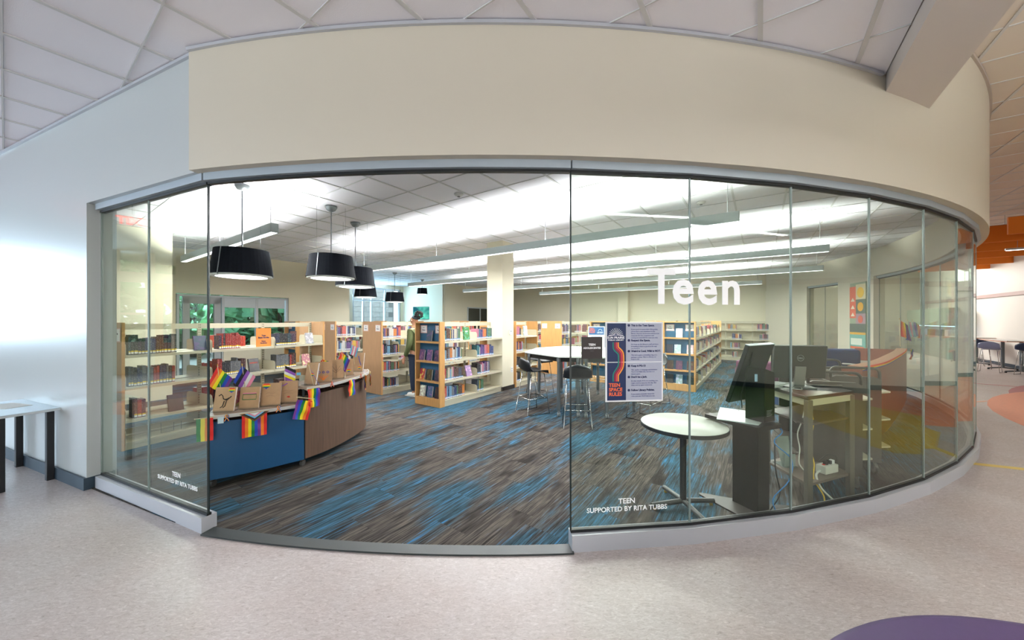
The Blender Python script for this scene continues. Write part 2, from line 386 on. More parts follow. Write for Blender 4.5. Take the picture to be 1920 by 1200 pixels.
# ceilings ------------------------------------------------------------------------------------
CPL = [(arc(t, RO)[0], arc(t, RO)[1], -math.sin(R_(t)), math.cos(R_(t))) for t in range(-10, 98, 4)]
LPL = (LO[0], LO[1], .3907, .9205)
def tiles(parent, name, z, a0, da, b0, db, ra, rb, planes, near, thick=.02, gap=(.012, .006), tm=tilem, up=1, limit=300, zc=None, mats=None, rnd=None):
    """panels of a grid in the room's directions; whole panels share one mesh"""
    whole = MB().prism([rm(gap[1], gap[0]), rm(da-gap[1], gap[0]), rm(da-gap[1], db-gap[0]), rm(gap[1], db-gap[0])], 0, thick).mesh(name, tm)
    L = []
    for i in range(*ra):
        for j in range(*rb):
            a, b = a0+i*da, b0+j*db
            q = [rm(a+gap[1], b+gap[0])[:2], rm(a+da-gap[1], b+gap[0])[:2], rm(a+da-gap[1], b+db-gap[0])[:2], rm(a+gap[1], b+db-gap[0])[:2]]
            p = clip(q, planes)
            if p: L.append((near(a+da/2, b+db/2), a, b, p, len(p) == 4 and all(abs(p[k][0]-q[k][0])+abs(p[k][1]-q[k][1]) < 1e-6 for k in range(4))))
    L.sort(key=lambda t: t[0]); rest = MB()
    for k, (d, a, b, p, full) in enumerate(L):
        if k >= limit: rest.prism(p, z, z+thick); continue
        if full:
            o = bpy.data.objects.new(name, whole); COL.objects.link(o); o.parent = parent; o.location = rm(a, b, z)
        else: MB().prism(p, z, z+thick).ob(name, tm, parent)
    if rest.v: tag(rest.ob(name+'_field', tm, parent), kind='stuff')
def tee_grid(parent, z, a0, da, b0, db, ra, rb, planes, wa=.012, wb=.024):
    mb = MB()
    for i in range(*ra):
        p = clip([rm(a0+i*da-wa/2, b0+rb[0]*db)[:2], rm(a0+i*da+wa/2, b0+rb[0]*db)[:2], rm(a0+i*da+wa/2, b0+rb[1]*db)[:2], rm(a0+i*da-wa/2, b0+rb[1]*db)[:2]], planes)
        if p: mb.prism(p, z-.001, z+.03)
    for j in range(*rb):
        p = clip([rm(a0+ra[0]*da, b0+j*db-wb/2)[:2], rm(a0+ra[0]*da, b0+j*db+wb/2)[:2], rm(a0+ra[1]*da, b0+j*db+wb/2)[:2], rm(a0+ra[1]*da, b0+j*db-wb/2)[:2]], planes)
        if p: mb.prism(p, z-.002, z+.03)
    tag(mb.ob('rail_grid', tee, parent), kind='stuff')
def cdist(a, b): x, y, _ = rm(a, b); return 99 if y < .8 else (x*x+y*y) if abs(x)/y < 1.8 else 60+x*x+y*y
inner = [(p[0]+p[2]*.1, p[1]+p[3]*.1, p[2], p[3]) for p in CPL] + [(lwall(0, .1)[0], lwall(0, .1)[1], .3907, .9205),
        (*rm(16.95, 0)[:2], -U[0], -U[1]), (*rm(0, 15.65)[:2], -V[0], -V[1])]
ceil_in = tag(MB().prism(clip([rm(-4, -5)[:2], rm(20, -5)[:2], rm(20, 18)[:2], rm(-4, 18)[:2]], inner), 3.42, 3.5).ob('ceiling', mat('plenum', 'b5b5b2', .9)), kind='structure')
tiles(ceil_in, 'ceiling_tile', 3.384, 3.82-.61*8, .61, 1.55-.615*8, .615, (0, 30), (0, 32), inner, cdist)
tee_grid(ceil_in, 3.378, 3.82-.61*8, .61, 1.55-.615*8, .615, (0, 30), (0, 32), inner)
hl = tag(MB().prism(clip([rm(-20, -.83)[:2], rm(8, -.83)[:2], rm(8, 16)[:2], rm(-20, 16)[:2]], []), 3.63, 3.7).ob('ceiling', mat('plenum', 'b5b5b2')), kind='structure')
hallp = [(*rm(0, -.83)[:2], *V)]
def hallnear(a, b): x, y, _ = rm(a, b); return 999+x*x if y < 1.5 else x*x+y*y
tiles(hl, 'ceiling_tile', 3.594, 1.74-.585*8, .585, -.615*2, .615, (0, 16), (0, 18), hallp, hallnear)
tee_grid(hl, 3.588, 1.74-.585*8, .585, -.615*2, .615, (0, 16), (0, 18), hallp, .010, .03)
hr = tag(MB().prism([rm(-12, -7)[:2], rm(31, -7)[:2], rm(31, -1.21)[:2], rm(-12, -1.21)[:2]], 4.31, 4.4).ob('ceiling', mat('plenum', 'b5b5b2')), kind='structure')
hr2 = MB().prism([rm(12, -1.2)[:2], rm(28, -1.2)[:2], rm(28, 16)[:2], rm(17.2, 16)[:2], rm(17.2, 2)[:2]], 4.31, 4.4).ob('ceiling_far', tilem); tag(hr2, kind='structure')
tiles(hr, 'ceiling_tile', 4.274, 3.48-.585*2, .585, -1.22-.615*9, .615, (0, 46), (0, 9), [], hallnear, tm=mat('warm_ceiling_tile', 'dcd2c6', .9))
tee_grid(hr, 4.268, 3.48-.585*2, .585, -1.22-.615*9, .615, (0, 46), (0, 9), [], .014, .026)
struct('beam', MB().prism([rm(-10, -1.215)[:2], rm(6.4, -1.215)[:2], rm(6.4, -.837)[:2], rm(-10, -.837)[:2]], 3.457, 4.4), mat('beam_paint', 'cfc6bf', .6))

# carpet ---------------------------------------------------------------------------------------
cin = [(p[0]-p[2]*.02, p[1]-p[3]*.02, p[2], p[3]) for p in [(arc(t, 10.0)[0], arc(t, 10.0)[1], -math.sin(R_(t)), math.cos(R_(t))) for t in range(-12, 98, 3)]] + [
       (lwall(0, .03)[0], lwall(0, .03)[1], .3907, .9205), (*rm(16.95, 0)[:2], -U[0], -U[1]), (*rm(0, 15.65)[:2], -V[0], -V[1])]
carpet = tag(MB().prism(clip([rm(-4, -5)[:2], rm(20, -5)[:2], rm(20, 18)[:2], rm(-4, 18)[:2]], cin), .0004, .004).ob('carpet_floor', mat('carpet_backing', '2a2a2a', .9)), kind='structure')
PW, PL = .30, .92
variants = []
def set_pc(me, cols):
    ca = me.color_attributes.new('pc', 'FLOAT_COLOR', 'CORNER'); k = 0
    data = []
    for pi, p in enumerate(me.polygons):
        c = cols[pi] if isinstance(cols, list) else cols
        data += [*c, 1]*p.loop_total
    ca.data.foreach_set('color', data)
for k in range(16):
    me = MB().box(0, 1, 0, 1, 0, .007).mesh('carpet_plank', carp)
    me = MB().prism([rm(.0006, .0006), rm(PL-.0006, .0006), rm(PL-.0006, PW-.0006), rm(.0006, PW-.0006)], 0, .007).mesh('carpet_plank', carp)
    set_pc(me, (random.random(), random.random(), random.random())); variants.append(me)
L = []
for j in range(-14, 54):
    for i in range(-6, 21):
        a, b = i*PL+(j % 3)*PL/3+(j*7 % 5)*.06, j*PW
        q = [rm(a, b)[:2], rm(a+PL, b)[:2], rm(a+PL, b+PW)[:2], rm(a, b+PW)[:2]]; p = clip(q, cin)
        if p:
            x, y, _ = rm(a+PL/2, b+PW/2); L.append((x*x+y*y+(40 if x < -1.1*y else 0), a, b, p, len(p) == 4 and all(abs(p[k][0]-q[k][0])+abs(p[k][1]-q[k][1]) < 1e-6 for k in range(4))))
L.sort(key=lambda t: t[0]); rest = MB(); cols = []
for k, (d, a, b, p, full) in enumerate(L):
    c3 = (random.random(), random.random(), random.random())
    if k < 300 and full:
        o = bpy.data.objects.new('carpet_plank', random.choice(variants)); COL.objects.link(o); o.parent = carpet; o.location = rm(a, b, .001)
    elif k < 300:
        o = MB().prism(p, .001, .008).ob('carpet_plank', carp, carpet); set_pc(o.data, c3)
    else:
        n0 = len(rest.f); rest.prism(p, .001, .008); cols += [c3]*(len(rest.f)-n0)
o = rest.ob('carpet_field', carp, carpet); set_pc(o.data, cols); tag(o, kind='stuff')
th = struct('threshold', MB().path([arc(-12.2+i*.6, 10.10) for i in range(27)], .10, 0, .012, 1), mat('dark_threshold', '2a302f', .5))

# coloured inlays in the hall floor --------------------------------------------------------------
def disc(c, r, n=64, sx_=1, rot=0): return [(c[0]+r*sx_*math.cos(2*PI*i/n)*math.cos(rot)-r*math.sin(2*PI*i/n)*math.sin(rot), c[1]+r*sx_*math.cos(2*PI*i/n)*math.sin(rot)+r*math.sin(2*PI*i/n)*math.cos(rot)) for i in range(n)]
def inlay(pts, z, c, nm): return struct('floor_inlay', MB().prism(pts, 0, z), mat(nm, c, .4, noise=.06, nscale=20))
outp = [(17.2, 0, 0, 1)]
inlay(disc((14.6, 3.0), 6.05), .0010, 'a84a50', 'red_inlay')
inlay(disc((12.95, 1.75), 6.35), .0016, 'e2875f', 'orange_inlay')
inlay([(5.05, 3.1), (5.6, 2.1), (6.3, 1.3), (7.4, .7), (8.6, .9), (8.4, 2.2), (7.7, 3.5), (6.6, 4.0), (5.6, 3.75)], .0022, 'd2b13c', 'yellow_inlay')
inlay([(4.4, .5), (5.5, .6), (7.2, .1), (9.2, -.9), (9.6, -2.6), (7.5, -2.8), (5.2, -1.2)], .0022, '3f6a2c', 'green_inlay')
inlay(disc((-9.7, 3.1), 1.0), .0022, 'b23a48', 'red_inlay'); inlay(disc((-9.3, 2.3), 1.9, 48, 1.2), .0012, 'd9773c', 'orange_inlay')
def strip(p, q, wd, c, nm):
    return struct('floor_inlay', MB().path([p, q], wd, 0, .0026), mat(nm, c, .4))
strip((4.7, 4.13), (7.2, 3.1), .08, 'dcc05a', 'yellow_line'); strip((11.4, 9.2), (13.6, 7.1), .07, 'b6525c', 'red_line'); strip((8.9, 6.9), (9.4, 7.0), .05, 'e0a080', 'peach_line')

# glazing ---------------------------------------------------------------------------------------
def glazing(name, pts, label=None, header=True):
    root = empty(name, (*pts[0][:2], 0), 0, kind='structure'); O = Vector((*pts[0][:2], 0))
    rel = [(p[0]-O.x, p[1]-O.y) for p in pts]
    sil = MB().path(rel, .10, 0, .115, 1); sil.ob('sill_channel', alu, root)
    ins = lambda d: [inset(rel, i, d) for i in range(len(rel))]
    MB().path(ins(.035), .03, .115, .135, 1).ob('sill_gasket', gasket, root)
    MB().path(ins(.00), .10, 2.645, 2.715, 1).ob('header_channel', alu_d, root)
    MB().path(ins(.03), .035, 2.625, 2.645, 1).ob('header_gasket', gasket, root)
    g_ = ins(.045); out = []
    for i in range(len(g_)-1):
        p, q = Vector(g_[i]), Vector(g_[i+1]); d = (q-p).normalized()*.004
        o = MB().path([p+d, q-d], .010, .12, 2.64, 0).ob('glass_pane', glass, root); out.append((o, Vector((*p, 0))+O, Vector((*q, 0))+O))
    for i in range(len(g_)):
        end = i in (0, len(g_)-1)
        MB().cbox((g_[i][0], g_[i][1], 1.38), (.011, .012, 2.50)).ob('joint_strip', mat('end_seal', '1a2423', .25) if end and i == 0 and name == 'window_2' or end and name == 'window_1' and i else mat('joint_seal', '76837f', .25), root)
    return root, out
def inset(P, i, d):
    p = Vector(P[i]); dv = Vector(P[min(i+1, len(P)-1)])-Vector(P[max(i-1, 0)]); dv.normalize(); return (p.x-dv.y*d, p.y+dv.x*d)
Pm2, P0 = lwall(.03, .045), arc(-12.3, 10.08)[:2]
gl1, panes1 = glazing('window_1', [Pm2, tuple(Vector(Pm2).lerp(Vector(P0), .50)), P0])
TH2 = [3.35+5.03*i for i in range(14)]
gl2, panes2 = glazing('window_2', [arc(t, 10.08)[:2] for t in TH2])
# header over the entrance
oh = empty('trim_4', arc(-12.3, 10.08), 0, kind='structure'); ox, oy, _ = arc(-12.3, 10.08)
ap = [(arc(-12.2+i*1.0, 10.08)[0]-ox, arc(-12.2+i*1.0, 10.08)[1]-oy) for i in range(16)]+[(arc(3.3, 10.08)[0]-ox, arc(3.3, 10.08)[1]-oy)]
MB().path(ap, .10, 2.645, 2.715, 1).ob('header_channel', alu_d, oh)
MB().path([inset(ap, i, .03) for i in range(len(ap))], .035, 2.628, 2.645, 1).ob('header_gasket', gasket, oh)
# glazed opening on the far side of the drum
glf, _p = glazing('window_3', [arc(77.6, 10.05)[:2], arc(81.4, 10.05)[:2], arc(85.2, 10.05)[:2]])

def pane_xyz(pn, px, py, out=.012):                                  # a spot on the outer face of a pane
    o, p, q = pn; x, y = on_line(px, p, q); d = (q-p).normalized(); z = H-(py-600)/F*y
    return (x+d.y*out, y-d.x*out, z), math.atan2(d.y, d.x)
def on_pane(pn, px, py, out=.012):
    (x, y, z), rz = pane_xyz(pn, px, py, out); r = pn[0].parent.location
    return (x-r.x, y-r.y, z), rz
for pn, s_, px, py, size, bold in ((panes2[0], 'T', 1212, 568, .35, .007), (panes2[0], 'e', 1258, 568, .35, .009), (panes2[1], 'e', 1305, 569, .35, .009), (panes2[1], 'n', 1349, 569, .35, .009)):
    (p, rz) = on_pane(pn, px, py); text(s_, size, vinyl, pn[0], p, (PI/2, 0, rz), bold, ext=.001)
(p, rz) = on_pane(panes2[0], 1174, 942); text('TEEN', .052, vinyl, panes2[0][0], p, (PI/2, 0, rz), .0006, 'CENTER')
(p, rz) = on_pane(panes2[0], 1175, 956); text('SUPPORTED BY RITA TUBBS', .0475, vinyl, panes2[0][0], p, (PI/2, 0, rz), .0006, 'CENTER')
(p, rz) = on_pane(panes1[1], 334, 893); text('TEEN', .052, vinyl, panes1[1][0], p, (PI/2, 0, rz), .0006, 'CENTER')
(p, rz) = on_pane(panes1[1], 335, 907); text('SUPPORTED BY RITA TUBBS', .0475, vinyl, panes1[1][0], p, (PI/2, 0, rz), .0006, 'CENTER')

# ------------------------------------------------------------------ lamps of the reading room
def linear_light(a, b0, b1, z, power, label, n=1, frm=None):
    Lh = b1-b0; c = rm(a, (b0+b1)/2, z)
    r = empty('linear_light', c, PI-TH, label, 'light', 'long pendant lights of the reading room')
    m = MB(); m.box(-Lh/2, Lh/2, -.045, -.04, 0, .12); m.box(-Lh/2, Lh/2, .04, .045, 0, .12); m.box(-Lh/2, -Lh/2+.006, -.045, .045, 0, .12); m.box(Lh/2-.006, Lh/2, -.045, .045, 0, .12)
    m.box(-Lh/2, Lh/2, -.04, .04, .055, .065); m.ob('housing', mat('lamp_housing', 'a8b2b0', .5), r)
    MB().box(-Lh/2+.01, Lh/2-.01, -.038, .038, .002, .012).ob('diffuser', lampm, r)
    k = max(2, round(Lh/2.6)+1)
    for i in range(k):
        x = -Lh/2+.12+i*(Lh-.24)/(k-1)
        MB().tube([(x, 0, .1), (x, 0, 3.38-z)], .004, 6).ob('suspension_cable', steel, r)
    up = area('uplight', (c[0], c[1], z+.08), (c[0], c[1], z+1), .07, Lh*.96, power*Lh, (.96, 1, .99)); 
    up.parent = r; up.location = (0, 0, .085); up.rotation_euler = (PI, 0, PI/2)
    dn = area('downlight', (0, 0, 0), (0, 0, -1), .07, Lh*.96, power*.42*Lh, (.97, 1, .99)); dn.parent = r; dn.location = (0, 0, -.004); dn.rotation_euler = (0, 0, PI/2)
for i, (a, b0, b1) in enumerate(((2.03, 5.23, 9.4), (4.93, .2, 7.9), (7.95, -.95, 9.9), (10.9, -1.2, 10.1), (13.9, -.05, 8.2))):
    linear_light(a, b0, b1, 2.75, 35, ('short white linear pendant light nearest the blue counter, behind the first drum pendant', 'long white linear pendant light crossing in front of the column top',
                 'long white linear pendant second in depth, ending beside the far drum pendants', 'long white linear pendant third in depth, just above the word on the glass', 'rearmost white linear pendant, crossing behind the column')[i])
drum = mat('black_shade_fabric', '050a14', .85, spec=.2)
def pendant(x, y, zb, r, hgt, label):
    e = empty('drum_pendant', (x, y, zb), .4, label, 'lamp', 'black drum pendants')
    m = MB()
    for k in range(3):
        a0 = 2*PI*k/3-.03; n = 16; vs = []
        for i in range(n+1):
            a = a0+(2*PI/3+.06)*i/n; ro = .004*(i/n)
            for rr, z in ((r+ro+.004, .02), (r*.86+ro+.004, hgt), (r*.86+ro-.002, hgt), (r+ro-.002, .02)): vs.append((rr*math.cos(a), rr*math.sin(a), z))
        m.add(vs, [(4*i+j, 4*i+(j+1) % 4, 4*i+4+(j+1) % 4, 4*i+4+j) for i in range(n) for j in range(4)])
    m.ob('shade', drum, e)
    MB().lathe([(r*.97, .0), (r*.985, .012), (r*.97, .03), (r*.93, .03)], n=48).ob('lower_ring', mat('ring_white', 'd8dcd8', .4), e)
    MB().lathe([(0, -.012), (r*.5, -.008), (r*.9, .002), (r*.96, .012), (r*.9, .016), (0, .016)], n=48).ob('lens', shade_lens, e, True)
    for k in range(3):
        a = 2*PI*k/3; m = MB().cbox((0, 0, 0), (.008, .012, hgt*1.0)).ob('seam_strip', steel, e); m.location = (r*.94*math.cos(a)+.006*math.cos(a), r*.94*math.sin(a)+.006*math.sin(a), hgt/2); m.rotation_euler = (0, -.14*r/.34, a)
    MB().tube([(0, 0, hgt*.9), (0, 0, 3.36-zb)], .009, 8).ob('rod', steel, e)
    MB().lathe([(.085, 3.378-zb), (.085, 3.36-zb), (.06, 3.32-zb), (.03, 3.30-zb), (0, 3.30-zb)], n=24).ob('canopy', steel, e, True)
    for k in range(2): MB().tube([(.2*(2*k-1), 0, hgt), (.2*(2*k-1), 0, 3.38-zb)], .0015, 4).ob('cable', steel, e)
for x, y, zb, r, hgt, lb in ((-3.56, 4.68, 2.165, .34, .35, 'large black drum pendant hanging over the blue counter, nearest the glass'), (-2.84, 5.57, 2.245, .345, .36, 'black drum pendant second from the glass, hanging over the walnut counter end'),
        (-2.87, 6.5, 2.20, .33, .35, 'black drum pendant partly hidden behind the second one'), (-4.75, 11.5, 2.33, .34, .34, 'black drum pendant in front of the alcove window, beside the cream wall'),
        (-4.4, 13.3, 2.27, .34, .36, 'black drum pendant in front of the alcove window, further into the room'), (-3.95, 15.6, 2.73, .22, .27, 'small black drum pendant high before the screen wall')):
    pendant(x, y, zb, r, hgt, lb)
# hall pendants: two mirrored in the glazing, the third added to brighten the ceiling
for p, q, lb in (((1.4, .50), (5.6, .72), 'slim linear pendant light over the hall in front of the glazing'), ((2.6, -3.2), (6.9, -1.6), 'slim linear pendant light deeper in the hall'), ((-7.5, -2.2), (-2.2, -3.4), 'added unseen linear light brightening the left side of the hall')):
    c = ((p[0]+q[0])/2, (p[1]+q[1])/2, 3.0); Lh = math.hypot(q[0]-p[0], q[1]-p[1])
    e = empty('linear_light', c, math.atan2(q[1]-p[1], q[0]-p[0]), lb, 'light')
    MB().box(-Lh/2, Lh/2, -.03, .03, .01, .08).ob('housing', mat('lamp_housing'), e); MB().box(-Lh/2, Lh/2, -.025, .025, 0, .01).ob('diffuser', lampm, e)
    dn = area('downlight', (0, 0, 0), (0, 0, -1), Lh*.96, .07, 15 if p[0] == 1.4 else (50 if p[0] > 0 else 14), (1, .97, .93)); dn.parent = e; dn.location = (0, 0, -.004); dn.rotation_euler = (0, 0, 0)
    up = area('uplight', (0, 0, 0), (0, 0, 1), Lh*.96, .07, 18 if p[0] == 1.4 else 130, (.88, .94, 1)); up.parent = e; up.location = (0, 0, .09); up.rotation_euler = (PI, 0, 0)
    for s_ in (-1, 1): MB().tube([(s_*Lh*.45, 0, .08), (s_*Lh*.45, 0, .59)], .003, 5).ob('suspension_cable', steel, e)

# ------------------------------------------------------------------ books
def lc(c): return (*[v*.75 for v in lin(c)], 1)
DARK = [('black', '15151b'), ('black', '1a1a22'), ('navy', '1d2747'), ('navy', '22305c'), ('dark red', '4a1d22'), ('charcoal', '2d2f36'), ('dark teal', '1d3d46'), ('plum', '38203f'), ('brown', '402a24'), ('red', '9c2a26'), ('grey', '6a6d72')]
MIX = [('navy', '2a3b6e'), ('teal', '2b7280'), ('crimson', 'a32a3c'), ('cream', 'd8cdb8'), ('pink', 'c97a92'), ('orange', 'd9823a'), ('purple', '5c3f7e'), ('black', '1b1b22'), ('sky blue', '79a9c9'), ('maroon', '5a2232'), ('white', 'dcdad6'), ('grey', '7c8088'), ('yellow', 'd8b04a'), ('green', '4c7a58'), ('brown', '54362b'), ('slate', '3b4a60'), ('coral', 'cf6256')]
RED = [('orange red', 'd8452a'), ('orange red', 'e2502f'), ('crimson', 'b3282e'), ('orange red', 'cc3a26')]
cov = MB(); cov.box(-.06, 0, .04, .96, 0, 1); cov.box(-1, -.04, 0, .09, 0, 1); cov.box(-1, -.04, .91, 1, 0, 1); covme = cov.mesh('book', bookm)
pgme = MB().box(-.97, -.05, .09, .91, .02, .985).mesh('pages', paper)
lbl = MB(); lbl.box(0, .008, .08, .92, .05, .14); lbl.mi = 1; lbl.box(0, .008, .08, .92, .14, .21)
lby = lbl.mesh('spine_label', [paper, yellowm]); lbb = lbl.mesh('spine_label', [paper, mat('blue_label', '6f9ccc', .6)])
NB = [0]
far_books = MB(); far_cols = []
class Frame:
    def __init__(s, o, rz): s.o = o; s.rz = rz; s.c = math.cos(rz); s.s = math.sin(rz)
    def w(s, x, y, z=0): return (s.o[0]+x*s.c-y*s.s, s.o[1]+x*s.s+y*s.c, z)
def book_row(fr, x, y0, n, z, pal, where, group, single=True, sticker=lby, hr=(.19, .25), tr=(.018, .042), dep=.15, y1=None, lean=True, flip=False):
    y = y0; uni = random.random() < .15; c0 = random.choice(pal)
    for k in range(n):
        t = random.uniform(*tr); h = random.uniform(*hr); d = dep*random.uniform(.92, 1.05)
        if k and random.random() < .35: t, h = t0, h0
        nm, c = (c0 if random.random() < .35 else random.choice(pal)); c0 = (nm, c); t0, h0 = t, h
        if y1 and y+t > y1: break
        if single:
            o = bpy.data.objects.new('book', covme); COL.objects.link(o); o.color = lc(c); o.scale = (d, t, h)
            o.location = fr.w(x, y, z); o.rotation_euler = (0, 0, fr.rz)
            tag(o, f'{nm} book, {ordn(k)} from near end, {where}', 'book', group)
            for nm2, me in (('pages', pgme), ('spine_label', sticker)):
                if me: q = bpy.data.objects.new(nm2, me); COL.objects.link(q); q.parent = o
            NB[0] += 1
        else:
            X0, X1 = (x-d, x) if not flip else (x, x+d)
            P = [fr.w(xx, yy, zz) for zz in (z, z+h) for yy in (y+.001, y+t-.001) for xx in (X0, X1)]
            n0 = len(far_books.f); far_books.add(P, [(0, 2, 3, 1), (4, 5, 7, 6), (0, 1, 5, 4), (2, 6, 7, 3), (0, 4, 6, 2), (1, 3, 7, 5)])
            cc = [v*.7 for v in lin(c)]; far_cols.extend([(.5, .48, .44) if f == 1 else cc for f in range(6)])
            if sticker:
                P = [fr.w(xx, yy, zz) for zz in (z+.012, z+.05) for yy in (y+.003, y+t-.003) for xx in ((X1-.002, X1+.001) if not flip else (X0-.001, X0+.002))]
                far_books.add(P, [(4, 5, 7, 6), (1, 3, 7, 5), (0, 4, 6, 2)]); far_cols.extend([(.5, .53, .58)]*3)
        y += t+.0015
    return y
ND = [0]
def cover_book(p, rz, w_, h_, c, label, cat='book', group=None, tilt=.22, stand=False, mt=None, name='book', thick=.025, title=None, tcol=None, parts=()):
    """a book shown front-on: faces local -y, leaning back; origin at the foot"""
    e = empty(name, p, rz, label, cat, group)
    t = Matrix.Rotation(-tilt, 4, 'X')
    def tr(mb):
        mb.v = [tuple(t @ Vector(v)) for v in mb.v]; return mb
    o = tr(MB().box(-w_/2, w_/2, 0, .003, .0, h_).box(-w_/2, w_/2, thick-.003, thick, 0, h_).box(-w_/2, -w_/2+.003, 0, thick, 0, h_)).ob('cover', mt or artm, e); o.color = lc(c)
    tr(MB().box(-w_/2+.004, w_/2-.003, .003, thick-.003, .003, h_-.004)).ob('pages', paper, e)
    if title:
        o = text(title, h_*.13, tcol or vinyl, e, tuple(t @ Vector((0, -.0015, h_*.62))), (PI/2-tilt, 0, 0), 0.001, 'CENTER', .0003)
    if stand:
        s = tr(MB().box(-w_/2-.01, w_/2+.01, thick+.002, thick+.005, 0, h_*.9)); s.box(-w_/2-.01, w_/2+.01, -.03, thick+.04, -.002, .002); s.box(-w_/2-.01, w_/2+.01, -.033, -.030, 0, .02)
        s.ob('acrylic_stand', acry, e)
    for f in parts: f(e, t)
    return e

# ------------------------------------------------------------------ bookcases
BR = [(0, 0), (-.30, 0), (-.30, .15)]+[(-.05+.05*math.sin(a), .10+.05*math.cos(a)) for a in [i*PI/8 for i in range(5)]]
brme = MB().slaby(BR, 0, .005).mesh('bracket', metal_c)
LV = (.127, .472, .839, 1.204)
frames = {}
def bookcase(key, a, b, nsec, label, end='panel', far_end=True, both=True, levels=LV, origin=None, rz=-TH, sec=.9, depth=.68, detail=True, single=False, name='bookcase', rail=True):
    o = origin or rm(a, b)[:2]; fr = Frame(o, rz); frames[key] = fr
    e = empty(name, (o[0], o[1], 0), rz, label, 'bookcase', 'bookcases of the reading room')
    L_ = nsec*sec; D = depth
    shme = MB().box(-.30, -.002, .004, sec-.004, -.03, -.004).box(-.012, 0, .004, sec-.004, -.034, 0).box(-.30, -.012, .004, sec-.004, -.006, 0).mesh('shelf', metal_c)
    def put(nm, me, x, y, z, flip=False):
        q = bpy.data.objects.new(nm, me); COL.objects.link(q); q.parent = e; q.location = (x, y, z)
        if flip: q.rotation_euler = (0, 0, PI)
        return q
    pm = MB().box(-.015, .015, -.022, .022, 0, 1.555); pme = pm.mesh('upright', metal_c)
    slot = MB()
    for i in range(38):
        for sy in (-.009, .009): slot.box(.0148, .0165, sy-.003, sy+.003, .15+i*.037, .17+i*.037)
    slme = slot.mesh('slots', mat('slot_shadow_hole', '2a2925', .8))
    for i in range(nsec+1):
        q = put('upright', pme, -D/2, min(max(i*sec, .024), L_-.024), 0)
        if detail: s2 = bpy.data.objects.new('slots', slme); COL.objects.link(s2); s2.parent = q; s2['kind'] = 'stuff'
    for i in range(nsec):
        if rail: MB().box(-D/2-.012, -D/2+.012, i*sec+.02, (i+1)*sec-.02, 1.475, 1.55).ob('top_rail', metal_c, e)
        MB().box(-D/2-.008, -D/2+.008, i*sec+.02, (i+1)*sec-.02, .13, .20).ob('lower_rail', metal_c, e)
        for z in levels:
            put('shelf', shme, 0, i*sec, z)
            if both: put('shelf', shme, -D, (i+1)*sec, z, True)
            if detail:
                put('bracket', brme, -.004, i*sec+.006, z); put('bracket', brme, -.004, (i+1)*sec-.011, z)
                if both: put('bracket', brme, -D+.004, i*sec+.011, z, True); put('bracket', brme, -D+.004, (i+1)*sec-.006, z, True)
    MB().box(-D+.01, -.01, 0, L_, 0, levels[0]-.035).ob('kick_plate', metal_c, e)
    W_, E_ = wood_end, wood
    def panel(y, s):
        q = MB().box(-D, 0, min(y, y+s*.03), max(y, y+s*.03), 0, 1.565).ob('end_panel', W_ if end == 'panel' else wood, e)
        MB().box(-D-.004, -D, min(y, y+s*.03), max(y, y+s*.03), 0, 1.567).box(0, .004, min(y, y+s*.03), max(y, y+s*.03), 0, 1.567).box(-D, 0, min(y, y+s*.03), max(y, y+s*.03), 1.565, 1.568).ob('edge_band', wood, q)
        return q
    def signs(yy, xs, par):
        for x in xs:
            q = MB().box(x-.09, x+.09, yy-.003, yy, 1.35, 1.50).ob('shelf_sign', mat('sign_border', 'd8a8a0', .6), par)
            MB().box(x-.078, x+.078, yy-.004, yy-.003, 1.362, 1.488).ob('sign_sheet', paper, par)
            text('Teen', .022, inkd, par, (x, yy-.005, 1.445), (PI/2, 0, 0), .0006, 'CENTER', .0003); text('Fiction', .03, inkd, par, (x, yy-.005, 1.40), (PI/2, 0, 0), .0012, 'CENTER', .0003)
    if end in ('panel', 'maple'):
        q = panel(0, -1); 
        if end == 'panel' or key in 'HC': signs(-.03, (-D+.12, -.12), e)
    elif end == 'display':
        dd = .12
        m = MB(); m.box(-D, -D+.03, -dd, 0, 0, 1.565); m.box(-.03, 0, -dd, 0, 0, 1.565); m.ob('side_panel', wood, e)
        MB().box(-D+.03, -.03, -.02, 0, .12, 1.55).ob('blue_backing', blueb, e)
        MB().box(-D+.03, -.03, -dd, 0, 1.54, 1.565).ob('top_board', wood, e)
        MB().box(-D+.03, -.03, -dd, -.02, 0, .155).ob('base_board', wood, e)
        for z in levels[1:]: MB().box(-D+.03, -.03, -dd, -.02, z-.035, z).ob('display_shelf', wood, e)
        signs(-.021, (-D+.14, -.13), e)
    elif end == 'plate':
        MB().box(-D, 0, -.006, 0, 0, 1.555).ob('end_panel', metal_c, e)
    if far_end: panel(L_, 1)
    return e, fr

# low metal bookcase behind the counter
LVL = (.10, .37, .77, 1.165)
LO_rz = -R_(25.2); fd = (math.sin(-LO_rz), math.cos(-LO_rz))
lo = (-4.37-.80*fd[0], 5.04-.80*fd[1])
eL, fL = bookcase('L', 0, 0, 3, 'long cream metal bookcase without back, behind the flag-hung counter', end='panel', levels=LVL, origin=lo, rz=LO_rz, sec=.885, far_end=True)
GL = 'yellow-labelled books on the cream bookcase behind the counter'
BAY = ('first', 'second', 'third', 'fourth', 'fifth', 'sixth', 'seventh')
def rows(key, case, spec, pal, group, sticker, single=True, x=-.035, sec=.9, LVs=LV, dep=.15, hr=(.19, .25)):
    nm = {0: 'bottom', 1: 'third', 2: 'second', 3: 'top'}
    for bay, lv, y0, n in spec:
        book_row(frames[key], x, bay*sec+y0, n, LVs[lv]+.001, pal, f'{nm[lv]} shelf, {BAY[bay]} bay, {case}', group, single, sticker, y1=(bay+1)*sec-.015, dep=dep, hr=hr)
